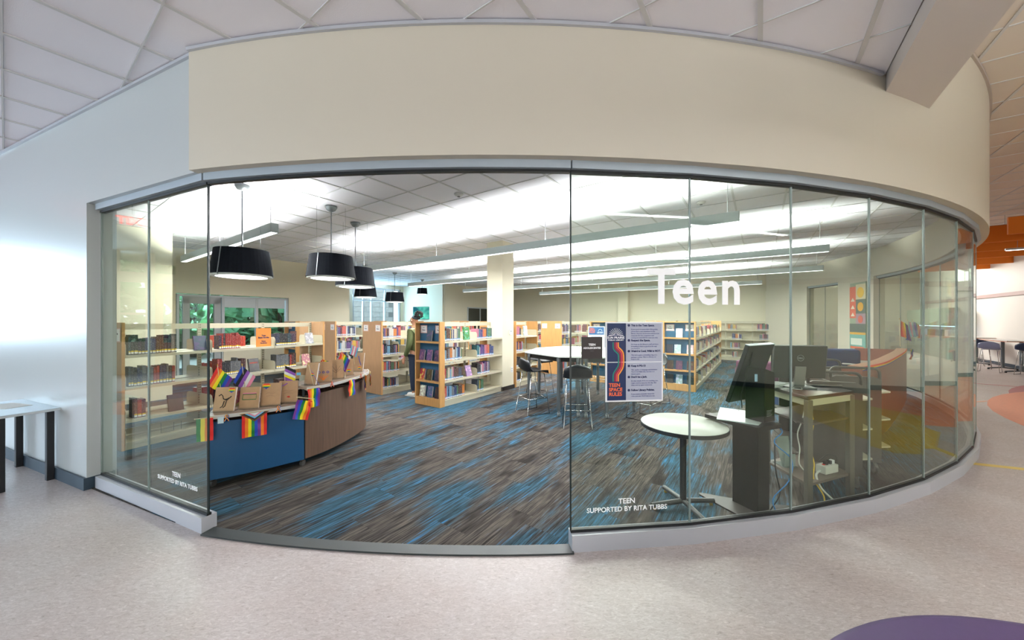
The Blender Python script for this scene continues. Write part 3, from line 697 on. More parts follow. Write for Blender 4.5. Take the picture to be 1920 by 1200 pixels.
rows('L', 'counter bookcase', [(0, 3, .05, 15), (0, 2, .05, 15), (0, 1, .1, 3), (1, 3, .12, 10), (1, 2, .10, 13), (1, 1, .12, 9), (2, 3, .06, 12), (2, 2, .06, 11), (2, 1, .1, 6)], DARK, GL, lby, sec=.885, LVs=LVL, x=-.06)
for bay, lv, y0, n in ((0, 3, .2, 14), (1, 3, .25, 14), (0, 2, .4, 8), (1, 2, .1, 8), (1, 1, .05, 12)):
    book_row(frames['L'], -.50, bay*.885+y0, n, LVL[lv]+.001, RED, '', '', False, None, dep=.14, y1=(bay+1)*.885-.02, hr=(.16, .2))
def face_out(fr, x, y, z, w_, h_, c, label, group=None, title=None, tcol=None, rot=PI/2, **k):   # shown front-on towards +x
    p = fr.w(x, y, z); return cover_book(p, fr.rz+rot, w_, h_, c, label, group=group, title=title, tcol=tcol, **k)
face_out(fL, -.07, .79, LVL[3]+.004, .15, .21, '23405e', 'blue fantasy paperback shown front-on beside the glass edge, cream bookcase top shelf', stand=True, group='books shown front-on')
face_out(fL, -.07, 1.50, LVL[2]+.004, .15, .21, '2b1c1c', 'dark paperback with red title shown front-on, second shelf of the cream bookcase', stand=True, title='INFERNO', tcol=mat('red_title', 'c8402c'), group='books shown front-on')
face_out(fL, -.07, 2.45, LVL[3]+.004, .14, .20, 'b9b6bd', 'pale grey book leaning at the end of the cream bookcase top shelf', stand=True, group='books shown front-on')
face_out(fL, -.07, 2.38, LVL[2]+.004, .15, .21, 'd58a95', 'pink and red book shown front-on, last bay second shelf of cream bookcase', stand=True, group='books shown front-on')
face_out(fL, -.07, .52, LVL[1]+.004, .16, .22, '1c2126', 'black book with yellow dancer cover in a clear stand, seen through left glass', stand=True, group='books shown front-on')
p = fL.w(-.045, 1.62, LVL[3]+.002)
sg = empty('shelf_notice', p, fL.rz+PI/2, 'orange notice reading Teen Buzz Books standing on the cream bookcase', 'sign')
MB().box(-.115, .115, 0, .003, 0, .30).ob('sheet', mat('orange_card', 'e0873a', .6), sg)
for i, (t_, z, s_) in enumerate((('Teen', .17, .032), ('Buzz Books', .135, .036), ('Fiction', .08, .024), ('Nonfiction', .05, .024))): text(t_, s_, inkd, sg, (0, -.001, z), (PI/2, 0, 0), .0012, 'CENTER')
sg = empty('shelf_notice', fL.w(-.13, -.037, 1.33), fL.rz, 'white notice reading Teen Buzz Books on the oak end panel behind left glass', 'sign')
MB().box(-.13, .13, -.004, .0, 0, .17).ob('border', mat('sign_border'), sg); MB().box(-.118, .118, -.006, -.004, .012, .158).ob('sheet', paper, sg)
for t_, z, s_ in (('Teen', .125, .026), ('Buzz Books', .092, .034), ('Fiction', .058, .022), ('Nonfiction', .03, .022)): text(t_, s_, inkd, sg, (0, -.008, z), (PI/2, 0, 0), .0012, 'CENTER')
bk = empty('book_support', fL.w(-.1, .25, LVL[0]+.004), fL.rz, 'bent wire book support standing empty on the lowest shelf', 'bookend')
MB().tube([(0, 0, .01), (0, 0, .13), (0, .12, .13), (0, .12, .0), (0, .25, .0), (0, .25, .11), (0, .33, .11), (0, .33, 0)], .003, 5).ob('wire', steel, bk)

# main ranges
eA, fA = bookcase('A', 4.62, 4.74, 2, 'two-bay bookcase with maple display end, left of the column', end='display')
GA = 'books on the column bookcase'; CA = 'column bookcase'
rows('A', CA, [(0, 3, .03, 13), (1, 3, .03, 15), (0, 2, .03, 16), (1, 2, .04, 17), (0, 1, .03, 14), (1, 1, .05, 12), (0, 0, .03, 17), (1, 0, .05, 8)], MIX, GA, lbb, x=-.03, dep=.16)
face_out(fA, -.05, .66, LV[3]+.004, .17, .25, '4c8a4a', 'green and white book shown front-on, top shelf beside the column', stand=False, tilt=.1, group='books shown front-on', title='NEW')
face_out(fA, -.05, .74, LV[1]+.004, .16, .22, 'b596c9', 'lilac comic book leaning front-on, third shelf of the column bookcase', tilt=.3, group='books shown front-on')
eE, fE = bookcase('E', 6.95, 4.74, 1, 'one-bay bookcase with maple ends just right of the column', end='maple', sec=.95)
rows('E', 'bookcase beyond the column', [(0, 3, .03, 7), (0, 2, .03, 9), (0, 1, .03, 8), (0, 0, .03, 9)], MIX, 'books right of the column', lbb, sec=.95)
face_out(fE, -.05, .50, LV[3]+.004, .16, .25, 'c9dfe6', 'white and blue picture book shown front-on right of the column', tilt=.1, group='books shown front-on')
eB, fB = bookcase('B', 4.60, 6.58, 3, 'oak-panelled bookcase that the person in green faces', end='panel')
rows('B', 'bookcase by the person', [(0, 3, .02, 15), (0, 2, .02, 15), (0, 1, .02, 14), (0, 0, .02, 14)], MIX, 'books on the bookcase by the person', lbb)
for bay in (1, 2):
    for lv in range(4): book_row(fB, -.03, bay*.9+.03, random.randint(14, 22), LV[lv]+.001, MIX, '', '', False, 1, y1=(bay+1)*.9-.03)
def fill(key, bays, sec=.9, side=False, lvs=range(4), lo_=12, hi=20, pal=MIX):
    for bay in range(*bays):
        for lv in lvs:
            book_row(frames[key], -.03, bay*sec+.03, random.randint(lo_, hi), LV[lv]+.001, pal, '', '', False, 1, y1=(bay+1)*sec-.03)
bookcase('C', 4.60, 8.42, 3, 'oak-panelled bookcase behind the counter, third from the column', end='panel'); fill('C', (0, 3))
bookcase('D', 4.60, 10.25, 3, 'bookcase with maple display end near the window wall', end='display'); fill('D', (0, 3))
bookcase('H', 9.30, 4.74, 5, 'maple-panelled bookcase behind the tall white table', end='maple', far_end=False, detail=False); fill('H', (0, 5))
bookcase('K', 9.30, 6.58, 5, 'far bookcase behind the column, one row beyond', end='maple', far_end=False, detail=False); fill('K', (0, 5))
bookcase('M', 9.30, 8.42, 5, 'far bookcase behind the person, two rows beyond', end='maple', far_end=False, detail=False); fill('M', (0, 5))
bookcase('J', 8.84, 2.95, 6, 'bookcase with maple display end partly hidden by the rules poster', end='display', detail=False); fill('J', (0, 6))
eG, fG = bookcase('G', 8.84, 1.17, 7, 'long bookcase with blue display end, right of the rules poster', end='display', sec=.87); fill('G', (0, 7), sec=.87, lo_=13, hi=22)
# wall bookcase: faces the camera along the far wall
fW = Frame(rm(16.5, 3.0)[:2], -TH-PI/2+0)
bookcase('W', 0, 0, 4, 'cream wall bookcase along the far wall, right of the long range', end='maple', far_end=True, both=False, origin=rm(16.52, 2.95)[:2], rz=-TH-PI/2, depth=.34, detail=False)
for bay in range(4):
    for lv in range(4): book_row(frames['W'], -.03, bay*.9+.08+random.random()*.2, random.randint(7, 13), LV[lv]+.001, MIX, '', '', False, 1, y1=(bay+1)*.9-.03)

# display-end books, each in its bay
def end_display(fr, prefix, items, D=.68):
    for (lv, fx, c, desc) in items:
        p = fr.w(-D+fx*D, -.085, LV[lv]+(.03 if lv == 0 else .002)); cover_book(p, fr.rz, .135, .205, c, f'{desc} {prefix}', group='books on display ends', tilt=.16, thick=.03, stand=False)
end_display(fA, 'on the display end left of the column', [(3, .5, '2d4a63', 'dark blue book, alone on top shelf'), (2, .20, '5c3f6e', 'purple dotted book'), (2, .50, '6b4f86', 'violet and orange book'), (2, .80, '4b3b63', 'dark violet book'),
    (1, .22, 'b0263a', 'crimson book'), (1, .50, '4a3326', 'brown book with round emblem'), (1, .82, '3a3348', 'dark book with orange flame'), (0, .22, 'cfc9bb', 'cream book with figures'), (0, .52, '4f6c8c', 'blue and orange book'), (0, .82, '3a2530', 'dark book with pink dots')])
end_display(fG, 'on the blue display end by the poster', [(3, .5, 'e6dfe6', 'white book with red mountain, alone on top'), (2, .2, '101a2c', 'black and navy book'), (2, .45, 'bfd8dc', 'pale blue book with red shape'), (2, .83, 'e8cdd6', 'pink lettered book'),
    (1, .22, '3a1512', 'black and red book'), (1, .5, '5d3a5e', 'plum book'), (1, .83, '5a3a3e', 'mauve patterned book'), (0, .22, '1c1c1e', 'black book with red title'), (0, .5, 'a9c4c8', 'pale teal book with a portrait'), (0, .83, '2a3a34', 'dark green book')])
frames_J = frames['J']
end_display(frames_J, 'on the display end behind the poster', [(3, .3, 'c8ccd6', 'pale grey book'), (2, .3, '2a3550', 'navy book'), (1, .3, '6a2a36', 'wine red book')])
o = far_books.ob('distant_books', bookmv); tag(o, 'rows of mixed books filling the further bookcases', 'books', kind='stuff')
ca = o.data.color_attributes.new('bc', 'FLOAT_COLOR', 'CORNER'); dt = []
for pi, p in enumerate(o.data.polygons): dt += [*far_cols[pi], 1]*p.loop_total
ca.data.foreach_set('color', dt)
print('single books', NB[0])

# ------------------------------------------------------------------ windows, screen, small wall fittings
wfr = mat('window_frame_paint', 'b9bec0', .45)
def window(name, a0, a1, b, z0, z1, vs, hs, door=None, blind=0):
    c = rm(a0, b, 0); r = empty(name, c, PI/2-TH, kind='structure'); W = a1-a0            # local +x along U
    m = MB(); m.box(0, W, -.06, .06, z1-.05, z1).box(0, W, -.06, .06, z0, z0+.05).box(0, .05, -.06, .06, z0, z1).box(W-.05, W, -.06, .06, z0, z1)
    m.ob('window_frame', wfr, r)
    for v in vs: MB().box(v-.03, v+.03, -.055, .055, z0, z1).ob('mullion', wfr, r)
    for h in hs: MB().box(.05, W-.05, -.05, .05, h-.03, h+.03).ob('transom', wfr, r)
    xs = [.05]+list(vs)+[W-.05]; zs = [z0+.05]+list(hs)+[z1-.05]
    for i in range(len(xs)-1):
        for j in range(len(zs)-1): MB().box(xs[i]+.005, xs[i+1]-.005, -.004, .004, zs[j], zs[j+1]).ob('pane', glass, r)
        if blind and i >= 1 or blind == 2: MB().box(xs[i]+.03, xs[i+1]-.03, -.045, -.03, z1-.05-.26, z1-.05).ob('roller_blind', mat('blind_fabric', 'c8cdd0', .8), r)
    return r
wd = window('window_4', 2.42, 4.93, 11.85, .05, 2.25, [.93, 1.71], [], blind=1)
MB().box(.12, .25, -.05, .05, .1, 2.15).box(.74, .88, -.05, .05, .1, 2.15).box(.12, .88, -.05, .05, 2.02, 2.2).ob('door_leaf', mat('door_paint', 'a3a6a6', .5), wd)
window('window_5', 9.32, 11.98, 15.68, .52, 3.18, [.55, 1.0, 1.75], [2.55])
# window band of the hall behind the camera (seen mirrored in the glass)
for nm, x0, x1, z0, z1, vs in (('window_6', -8.98, -5.6, .72, 3.08, (1.1, 2.2)), ('window_8', -.98, 7.48, .82, 3.28, (1.4, 2.8, 4.2, 5.6, 7.0))):
    r = empty(nm, (x0, -9.1, 0), 0, kind='structure'); W = x1-x0
    MB().box(0, W, -.05, .06, z1-.07, z1).box(0, W, -.05, .06, z0, z0+.07).box(0, .07, -.05, .06, z0, z1).box(W-.07, W, -.05, .06, z0, z1).box(.07, W-.07, -.05, .06, 2.35, 2.43).ob('window_frame', mat('white_frame', 'd8d8d6', .5), r)
    for v in vs: MB().box(v-.04, v+.04, -.05, .06, z0, z1).ob('mullion', mat('white_frame'), r)
for nm, y0, y1, z0, z1, vs in (('window_10', 4.6, 7.1, .9, 3.5, (1.25,)), ('window_11', -8, 2, .6, 3.3, (2, 4, 6, 8))):  # window_11 is added unseen, to let daylight into the hall
    r = empty(nm, (-14.1, y0, 0), PI/2, kind='structure'); W = y1-y0
    MB().box(0, W, -.05, .06, z1-.07, z1).box(0, W, -.05, .06, z0, z0+.07).box(0, .07, -.05, .06, z0, z1).box(W-.07, W, -.05, .06, z0, z1).ob('window_frame', mat('white_frame'), r)
    for v in vs: MB().box(v-.04, v+.04, -.05, .06, z0, z1).ob('mullion', mat('white_frame'), r)
r = empty('window_7', (-14.1, 2.95, 0), PI/2, kind='structure')
MB().box(0, 1.3, -.05, .08, 3.68, 3.75).box(0, .06, -.05, .08, 0, 3.75).box(1.24, 1.3, -.05, .08, 0, 3.75).box(.52, .72, -.05, .08, 0, 3.75).box(.06, 1.24, -.05, .08, 2.72, 3.02).box(.72, 1.24, -.05, .08, 0, .95).ob('window_frame', mat('hall_frame_cream', 'b5ad9a', .5), r)
MB().box(.06, .52, -.02, .03, 0, .9).box(.06, .16, -.02, .03, .9, 2.72).box(.34, .52, -.02, .03, .9, 2.72).box(.16, .34, -.02, .03, 2.45, 2.72).ob('door_leaf', wood, r); MB().box(.72, 1.24, -.03, .05, 1.75, 1.82).ob('transom', mat('hall_frame_cream'), r)
# outside: ground, trees, stone wall
struct('ground_outside', MB().prism([(-60, -50), (60, -50), (60, 70), (-60, 70)], -.5, -.25), mat('grass_ground', '5d7a45', .9, noise=.3, nscale=.5))
leaf = mat('tree_leaves', '6fa877', .7, noise=.35, nscale=3); bark = mat('bark', '4b3a2e', .9)
def crown_mesh(seed, n=700):
    rr = random.Random(seed); mb = MB()
    for i in range(n):
        u_ = rr.uniform(-1, 1); a = rr.uniform(0, 2*PI); q = math.sqrt(1-u_*u_); rad = rr.uniform(.62, 1.0)*(1+.18*math.sin(3*a+seed)+.15*math.sin(5*u_*3+seed))
        p = Vector((q*math.cos(a), q*math.sin(a), u_*1.15))*rad; s_ = rr.uniform(.09, .2)
        d1 = Vector((rr.uniform(-1, 1), rr.uniform(-1, 1), rr.uniform(-1, 1))).normalized()*s_; d2 = Vector((rr.uniform(-1, 1), rr.uniform(-1, 1), rr.uniform(-.6, .6))).normalized()*s_
        mb.add([p-d1, p-d2, p+d1*1.1, p+d2], [(0, 1, 2, 3)])
    return mb.mesh('foliage', leaf)
crowns = [crown_mesh(k) for k in range(3)]
TR = [(-18.6, 3.4), (-21, 6.6), (-14.5, 8.2), (-15.5, 11.0), (-17.5, 13.5), (-14.0, 15.5), (-19, 17.5), (-13.0, 20), (-16.5, 22), (-11.2, 23.5)]
for i, (x, y) in enumerate(TR):
    e = empty('tree', (x, y, -.25), i*1.3, ('broad green tree outside the window wall, ' + ('outside the wooden hall door', 'outside the hall window left of the wooden door', 'nearest the glass door', 'second from the glass door', 'third from the glass door', 'fourth from the glass door', 'fifth from the glass door', 'before the alcove window', 'deeper before the alcove window', 'beyond the alcove window')[i]), 'tree', 'trees outside')
    MB().tube([(0, 0, 0), (.08, 0, 1), (0, .1, 2.0), (.1, .1, 3.2)], lambda t: .16-.08*t, 8).ob('trunk', bark, e)
    o = bpy.data.objects.new('foliage', crowns[i % 3]); COL.objects.link(o); o.parent = e; o.location = (0, 0, 2.7); o.scale = (2.1, 2.1, 2.1); o['kind'] = 'stuff'
# pale stone wall beyond alcove window
sw = empty('stone_wall_outside', rm(10.4, 18.6), PI/2-TH, kind='structure'); random.seed(4); stm = mat('pale_stone', 'cfc9bf', .9, noise=.1, nscale=5)
MB().box(0, 3.4, .02, .3, -.3, 5.0).ob('core', mat('mortar', '8d8a85', .9), sw)
bmesh_s = MB().box(.006, .594, -.02, .04, .006, .29).mesh('stone', stm)
for j in range(17):
    for i in range(6):
        x = i*.6-(.3 if j % 2 else 0)
        if x < -.01 or x > 2.81: continue
        o = bpy.data.objects.new('stone', bmesh_s); COL.objects.link(o); o.parent = sw; o.location = (x, random.uniform(-.015, .01), j*.296)
tv = empty('television', (*on_line(792, rm(12.1, 12.7), rm(12.1, 15.6)), 1.95), -.62+.35, 'wall-mounted flat television with green reflections painted on its screen near the alcove', 'television')
MB().box(-.52, .52, -.03, .02, -.32, .32).ob('housing', black, tv, bevel=.008)
tvm, n, l, b = nodes_mat('painted_tv_reflection'); b.inputs['Roughness'].default_value = .08  # green reflections put into the screen's colour, with a slight glow
t = n.new('ShaderNodeTexCoord'); no = n.new('ShaderNodeTexNoise'); no.inputs['Scale'].default_value = 1.6; r1 = n.new('ShaderNodeValToRGB')
r1.color_ramp.elements[0].position = .4; r1.color_ramp.elements[0].color = (*lin('0c4a52'), 1); r1.color_ramp.elements[1].position = .6; r1.color_ramp.elements[1].color = (*lin('5fc2a0'), 1)
l.new(t.outputs['Object'], no.inputs[0]); l.new(no.outputs[0], r1.inputs[0]); l.new(r1.outputs[0], b.inputs['Base Color']); l.new(r1.outputs[0], b.inputs['Emission Color']); b.inputs['Emission Strength'].default_value = .35
MB().box(-.505, .505, -.034, -.03, -.30, .305).ob('screen', tvm, tv)
MB().box(-.1, .1, .02, .10, -.1, .1).ob('wall_bracket', black, tv)
# office window with dark panes
ow = empty('window_9', rm(13.95, 12.59), PI/2-TH, kind='structure')
MB().box(-.05, 1.95, -.04, .02, 2.22, 2.28).box(-.05, 0, -.04, .02, .9, 2.28).box(1.9, 1.95, -.04, .02, .9, 2.28).box(.92, .98, -.04, .02, .9, 2.28).box(-.05, 1.95, -.04, .02, .9, .95).ob('window_frame', wfr, ow)
dkg = mat('dark_glass', '23261f', .1)
for x in (0, .98): MB().box(x, x+.92, -.02, -.005, .95, 2.22).ob('pane', dkg, ow)

def wall_bit(name, p, rz, w_, h_, d_, m, label, cat, extra=None):
    e = empty(name, p, rz, label, cat); MB().box(-w_/2, w_/2, -d_, 0, -h_/2, h_/2).ob('housing', m, e, bevel=.004)
    if extra: extra(e)
    return e
cR = rm(6.60, 4.95); 
pth = rm(6.68, 4.95-.222, 1.32); wall_bit('thermostat', pth, PI/2-TH, .075, .12, .025, paper, 'small white thermostat on the right face of the column', 'thermostat', lambda e: MB().box(-.022, .022, -.027, -.025, .005, .035).ob('display', mat('lcd', '8f9a94', .3), e))
pth = rm(6.74, 4.95-.222, .45); wall_bit('wall_outlet', pth, PI/2-TH, .075, .12, .008, paper, 'white wall outlet low on the right face of the column', 'outlet', lambda e: [MB().box(-.015, .015, -.0095, -.008, z, z+.025).ob('socket', mat('socket_grey', 'b0b0ac'), e) for z in (-.04, .012)])
for i, (x, y, lb) in enumerate(((.0, 3.75, 'round white smoke detector on the room ceiling above the entrance'), (2.85, 5.35, 'white ceiling sprinkler cover behind the middle glazing'), (3.6, 6.6, 'dark ringed ceiling sensor behind the word on the glass'), (-.75, 5.0, 'small white sprinkler rose on the ceiling left of the column'), (-4.0, 9.5, 'round white speaker on the ceiling before the alcove'))):
    e = empty('ceiling_detector', (x, y, 3.378), 0, lb, 'detector')
    MB().lathe([(.065, 0), (.065, -.012), (.045, -.03), (.03, -.034), (0, -.034)], n=20).ob('housing', mat('detector_white', 'd2d2ce', .5), e, True)
    MB().lathe([(.02, -.03), (.02, -.045), (0, -.045)], n=12).ob('sensor_head', mat('grey_plastic', '7c7c7c'), e)
for p, rz, lb in (((-7.0, 3.42, 3.17), R_(90), 'red illuminated exit sign hanging in the hall, mirrored in the left glass'), ((14.2, 7.6, 3.0), R_(-62+180-118), 'red illuminated exit sign in the hall, mirrored in the curved glass')):
    e = empty('exit_sign', p, rz, lb, 'sign')
    MB().box(-.16, .16, -.02, .02, -.1, .1).ob('housing', mat('sign_housing', 'e0dedb', .4), e, bevel=.005)
    text('EXIT', .17, exitm, e, (0, -.022, -.06), (PI/2, 0, 0), .008, 'CENTER')
    MB().tube([(0, 0, .1), (0, 0, .42 if p[0] < 0 else 1.26)], .008, 6).ob('stem', steel, e)

# ------------------------------------------------------------------ flag-hung counter
def smooth_pts(P, n=6):
    out = []; Q = [P[0]]+P+[P[-1]]
    for i in range(1, len(Q)-2):
        for k in range(n):
            t = k/n; out.append(tuple(.5*((2*Q[i][d])+(-Q[i-1][d]+Q[i+1][d])*t+(2*Q[i-1][d]-5*Q[i][d]+4*Q[i+1][d]-Q[i+2][d])*t*t+(-Q[i-1][d]+3*Q[i][d]-3*Q[i+1][d]+Q[i+2][d])*t**3) for d in (0, 1)))
    return out+[P[-1]]
C1 = smooth_pts([(-2.86, 3.33), (-2.66, 3.46), (-2.46, 3.63), (-2.255, 3.84)]); C2 = smooth_pts([(-2.25, 3.86), (-2.15, 4.08), (-2.075, 4.42), (-2.05, 4.75), (-2.08, 5.05), (-2.2, 5.3)])
C1.append((C1[-1][0]+.0023, C1[-1][1]+.0033)); C2.insert(1, (C2[0][0]+.0023, C2[0][1]+.0033))
def off_curve(P, d): return [inset(P, i, d) for i in range(len(P))]
def counter(name, P, ztop, zpan, pm, label, edge, back):
    o = P[0]; rel = [(p[0]-o[0], p[1]-o[1]) for p in P]
    e = empty(name, (*o, 0), 0, label, 'counter')
    MB().path(rel, .025, .09, zpan, 1).ob('front_panel', pm, e)
    top = off_curve(rel, -.035); bot = off_curve(rel, .44)
    MB().prism(top+bot[::-1], ztop-.028, ztop).ob('countertop', mat('counter_laminate', '9c8878', .22), e)
    MB().path(off_curve(rel, -.042), .008, ztop-.030, ztop+.002, 1).ob('edge_band', edge, e)
    bk_ = off_curve(rel, .40)
    MB().path(bk_, .02, .09, zpan, 1).ob('back_panel', pm if back else walnut, e)
    MB().prism(off_curve(rel, .03)+off_curve(rel, .39)[::-1], .09, .115).ob('bottom_board', walnut, e)
    for i in (0, len(rel)//2, len(rel)-1):
        a, b = off_curve(rel, .03)[i], off_curve(rel, .38)[i]
        MB().path([a, b], .02, .115, zpan-.02, 0).ob('side_board', pm if i != len(rel)//2 else walnut, e)
        for q in (a, b): MB().cbox((q[0], q[1], (zpan+ztop)/2-.02), (.025, .025, ztop-zpan)).ob('riser_post', black, e)
    for i in (1, len(rel)-2):
        for d in (.06, .34):
            q = off_curve(rel, d)[i]; c = MB().tube([(q[0], q[1], .095), (q[0], q[1], .07)], .012, 8).cbox((q[0], q[1], .066), (.03, .045, .012)).ob('caster', chrome, e)
            MB().add(*[(lambda L: (L.v, L.f))(MB().tube([(q[0]-.014, q[1]+.01, .033), (q[0]+.014, q[1]+.01, .033)], .032, 14))][0]).ob('wheel', mat('wheel_rubber', '4a4a48', .5), c)
    return e
counter('display_counter', C1, .70, .63, bluep, 'blue-fronted curved display counter on casters behind the left glass edge', mat('edge_white', 'c9c7c2', .3), False)
counter('display_counter', C2, .865, .775, walnut, 'walnut-fronted curved display counter, taller of the two, right of the blue one', mat('edge_white'), False)
FC = {k: mat('flag_'+k, c, .7) for k, c in dict(red='e0231e', orange='f07f1a', yellow='f5e11c', green='12803c', blue='2146b8', purple='6c2a86', black='16161a', grey='9a9a9e', white='efefef', pink='e58aa8', lblue='6fc4e8', brown='6b4226', dblue='1f4fc0', violet='8d4fb0').items()}
RB = ['red', 'orange', 'yellow', 'green', 'blue', 'purple']
def flag_mesh(cols, w_, h_, along='z', amp=.008, ph=0, skew=0, n=12):
    mb = MB(); N = len(cols)*2
    def P(i, j, s_):
        u_, v_ = i/n, j/N
        x, z = (u_*w_, -v_*h_) if along == 'z' else (v_*w_, -u_*h_)
        return (x, amp*math.sin(x*38+z*22+ph)+amp*.6*math.sin(z*60+ph*2)*(1 if along != 'z' else x/w_)+s_, z+skew*x)
    for s_ in (-.0006, .0006):
        base = len(mb.v)
        for i in range(n+1):
            for j in range(N+1): mb.v.append(P(i, j, s_))
        for i in range(n):
            for j in range(N):
                a = base+i*(N+1)+j; mb.f.append((a, a+1, a+N+2, a+N+1)); mb.m.append(j//2)
    return mb
def hang_flag(P, t, ztop, w_, h_, cols, label, rz_add=0, tilt=0, out=.055, extra=None):
    i = t*(len(P)-1); k = min(int(i), len(P)-2); f = i-k; p = off_curve(P, -out); x = p[k][0]*(1-f)+p[k+1][0]*f; y = p[k][1]*(1-f)+p[k+1][1]*f
    rz = math.atan2(P[k+1][1]-P[k][1], P[k+1][0]-P[k][0])
    e = empty('hanging_flag', (x, y, ztop), rz+rz_add, label, 'flag', 'flags pinned along the counter edge')
    o = flag_mesh(cols, w_, h_, 'x', ph=t*9, amp=.007).ob('cloth', [FC[c] for c in cols], e, True); o.location = (-w_/2, 0, 0); o.rotation_euler = (0, tilt, 0)
    MB().tube([(-w_/2-.015, 0, .003), (w_/2+.015, 0, .003)], .004, 6).ob('staff', mat('flag_staff', 'd8c9a0'), e).rotation_euler = (0, tilt, 0)
    if extra: extra(e, w_, h_)
    return e
hang_flag(C1, -.02, .69, .12, .21, ['green', 'yellow', 'orange', 'red'], 'rainbow flag hanging at the glass-side end of the blue counter')
def chevron(e, w_, h_):
    for k, c in enumerate(('brown', 'black', 'lblue', 'pink', 'white')):
        s_ = 1-.17*k; MB().slaby([(-w_/2*s_*1.2, .0), (0, -.085*s_), (w_/2*s_*1.2, .0)], -.010-.001*k, -.0095-.001*k).ob('chevron', FC[c], e)
hang_flag(C1, .46, .69, .20, .235, ['red', 'orange', 'yellow', 'green', 'blue', 'purple', 'orange', 'red'], 'progress pride flag with white and brown chevron hanging on the blue counter', extra=chevron)
hang_flag(C1, .95, .76, .16, .20, RB[::-1], 'tilted rainbow flag pinned at the corner where blue counter meets walnut', tilt=.28)
hang_flag(C2, .10, .85, .135, .205, RB, 'rainbow flag hanging on the walnut counter beside the blue panel')
hang_flag(C2, .45, .85, .13, .20, RB, 'rainbow flag hanging on the middle of the walnut counter')
hang_flag(C2, .66, .85, .11, .20, ['orange', 'red', 'yellow', 'blue', 'purple'], 'twisted rainbow flag hanging near the far end of the walnut counter', rz_add=.5)
hang_flag(C2, .84, .85, .10, .20, ['red', 'orange', 'yellow', 'green', 'purple'], 'last rainbow flag hanging at the rounded end of the walnut counter')
def ribbon(P, t, z, lb):
    i = t*(len(P)-1); k = min(int(i), len(P)-2); q = off_curve(P, -.05)[k]; rz = math.atan2(P[k+1][1]-P[k][1], P[k+1][0]-P[k][0])
    e = empty('ribbon_bow', (*q, z), rz, lb, 'ribbon', 'ribbons on the counter edge')
    for s_ in (1, -1):
        for d, c in ((-.004, 'red'), (0, 'yellow'), (.004, 'blue')):
            MB().tube([(s_*.018+d, -.004*s_-.004, -.035), (s_*.006+d, -.006*s_, -.012), (-s_*.010+d, -.004, .008), (-s_*.006+d, 0, .022), (0+d, -.001, .026)], .0028, 5).ob('ribbon_strand', FC[c], e)
for P, t, z, lb in ((C1, .22, .675, 'rainbow ribbon bow on the blue counter edge left of the progress flag'), (C1, .70, .695, 'rainbow ribbon bow on the blue counter edge right of the progress flag'), (C2, .27, .86, 'rainbow ribbon bow on the walnut counter edge between its first flags'), (C2, .60, .86, 'rainbow ribbon bow further along the walnut counter edge')): ribbon(P, t, z, lb)
m = MB(); m.box(-.022, .022, -.003, .003, -.03, .03); tg = m.ob('price_tag', mat('tag_white', 'c9dfe8')); 
q = off_curve(C1, -.048)[3]; xf(tg, (*q, .655), .6); tag(tg, 'small pale tag hanging under the first ribbon of the blue counter', 'tag')
# kraft-wrapped books in clear stands
def heart(x, z, s_):
    def f(e, t):
        for k, c in enumerate(RB):
            z0, z1 = z+s_*(.5-k/6), z+s_*(.5-(k+1)/6); wd = lambda q: s_*.62*math.sqrt(max(0, 1-abs((q-z)/s_*2-.25)**1.6))*(1 if q > z-.1*s_ else max(.05, (q-(z-.6*s_))/(s_*.5)))
            a, b = wd(z0), wd(z1); P = [t @ Vector(v) for v in ((x-b, -.0012, z1), (x+b, -.0012, z1), (x+a, -.0012, z0), (x-a, -.0012, z0))]
            MB().add(P, [(0, 1, 2, 3)]).add([v+Vector((0, -.0005, 0)) for v in P], [(0, 1, 2, 3)]).ob('heart_sticker', FC[c], e)
    return f
ink = mat('felt_pen', '2b2622', .7)
def doodle(lines, m=ink, r=.0016):
    def f(e, t):
        for L_ in lines: MB().tube([t @ Vector((x, -.0015, z)) for x, z in L_], r, 4).ob('drawing', m, e)
    return f
bird = doodle([[(-.055, .15), (-.035, .165), (-.02, .15), (-.01, .12), (.02, .105), (.06, .145)], [(.0, .10), (-.01, .05), (-.03, .035)], [(.02, .10), (.012, .05), (-.005, .035)], [(-.015, .13), (.0, .115), (.03, .12)], [(-.01, .12), (.01, .11), (.04, .13)]], r=.0045)
people3 = doodle([[(x+.012*math.cos(a), .115+.012*math.sin(a)) for a in [i*PI/4 for i in range(9)]] for x in (-.045, 0, .045)], FC['blue'], .003)
fan = doodle([[(0, .02), (x, .075)] for x in (-.05, -.025, 0, .025, .05)], FC['orange'], .003)
scrib = doodle([[(-.05, .12), (-.02, .135), (.01, .12), (.04, .13)], [(-.04, .10), (.0, .105), (.045, .095)]], mat('faint_pencil', '9a7a60'), .0012)
redm = doodle([[(-.01, .06), (.01, .068), (.02, .058), (0, .055)]], FC['red'], .004)
tree_d = doodle([[(0, .01), (0, .09), (-.045, .16)], [(0, .09), (.045, .16)], [(0, .07), (-.05, .11)], [(0, .075), (.05, .12)], [(0, .1), (0, .17)]], ink, .0012)
def stripes(x, z, s_):
    return doodle([[(x-s_, z), (x+s_*.6, z+s_*.9)]], FC['violet'], .005)
def on_px(P, d, px, z):
    C_ = off_curve(P, d); best = min(range(len(C_)*10-10), key=lambda q: abs((C_[q//10][0]*(1-q % 10/10)+C_[q//10+1][0]*(q % 10/10))/(C_[q//10][1]*(1-q % 10/10)+C_[q//10+1][1]*(q % 10/10))-(px-960)/F))
    k = best//10; f = best % 10/10; return (C_[k][0]*(1-f)+C_[k+1][0]*f, C_[k][1]*(1-f)+C_[k+1][1]*f, z)
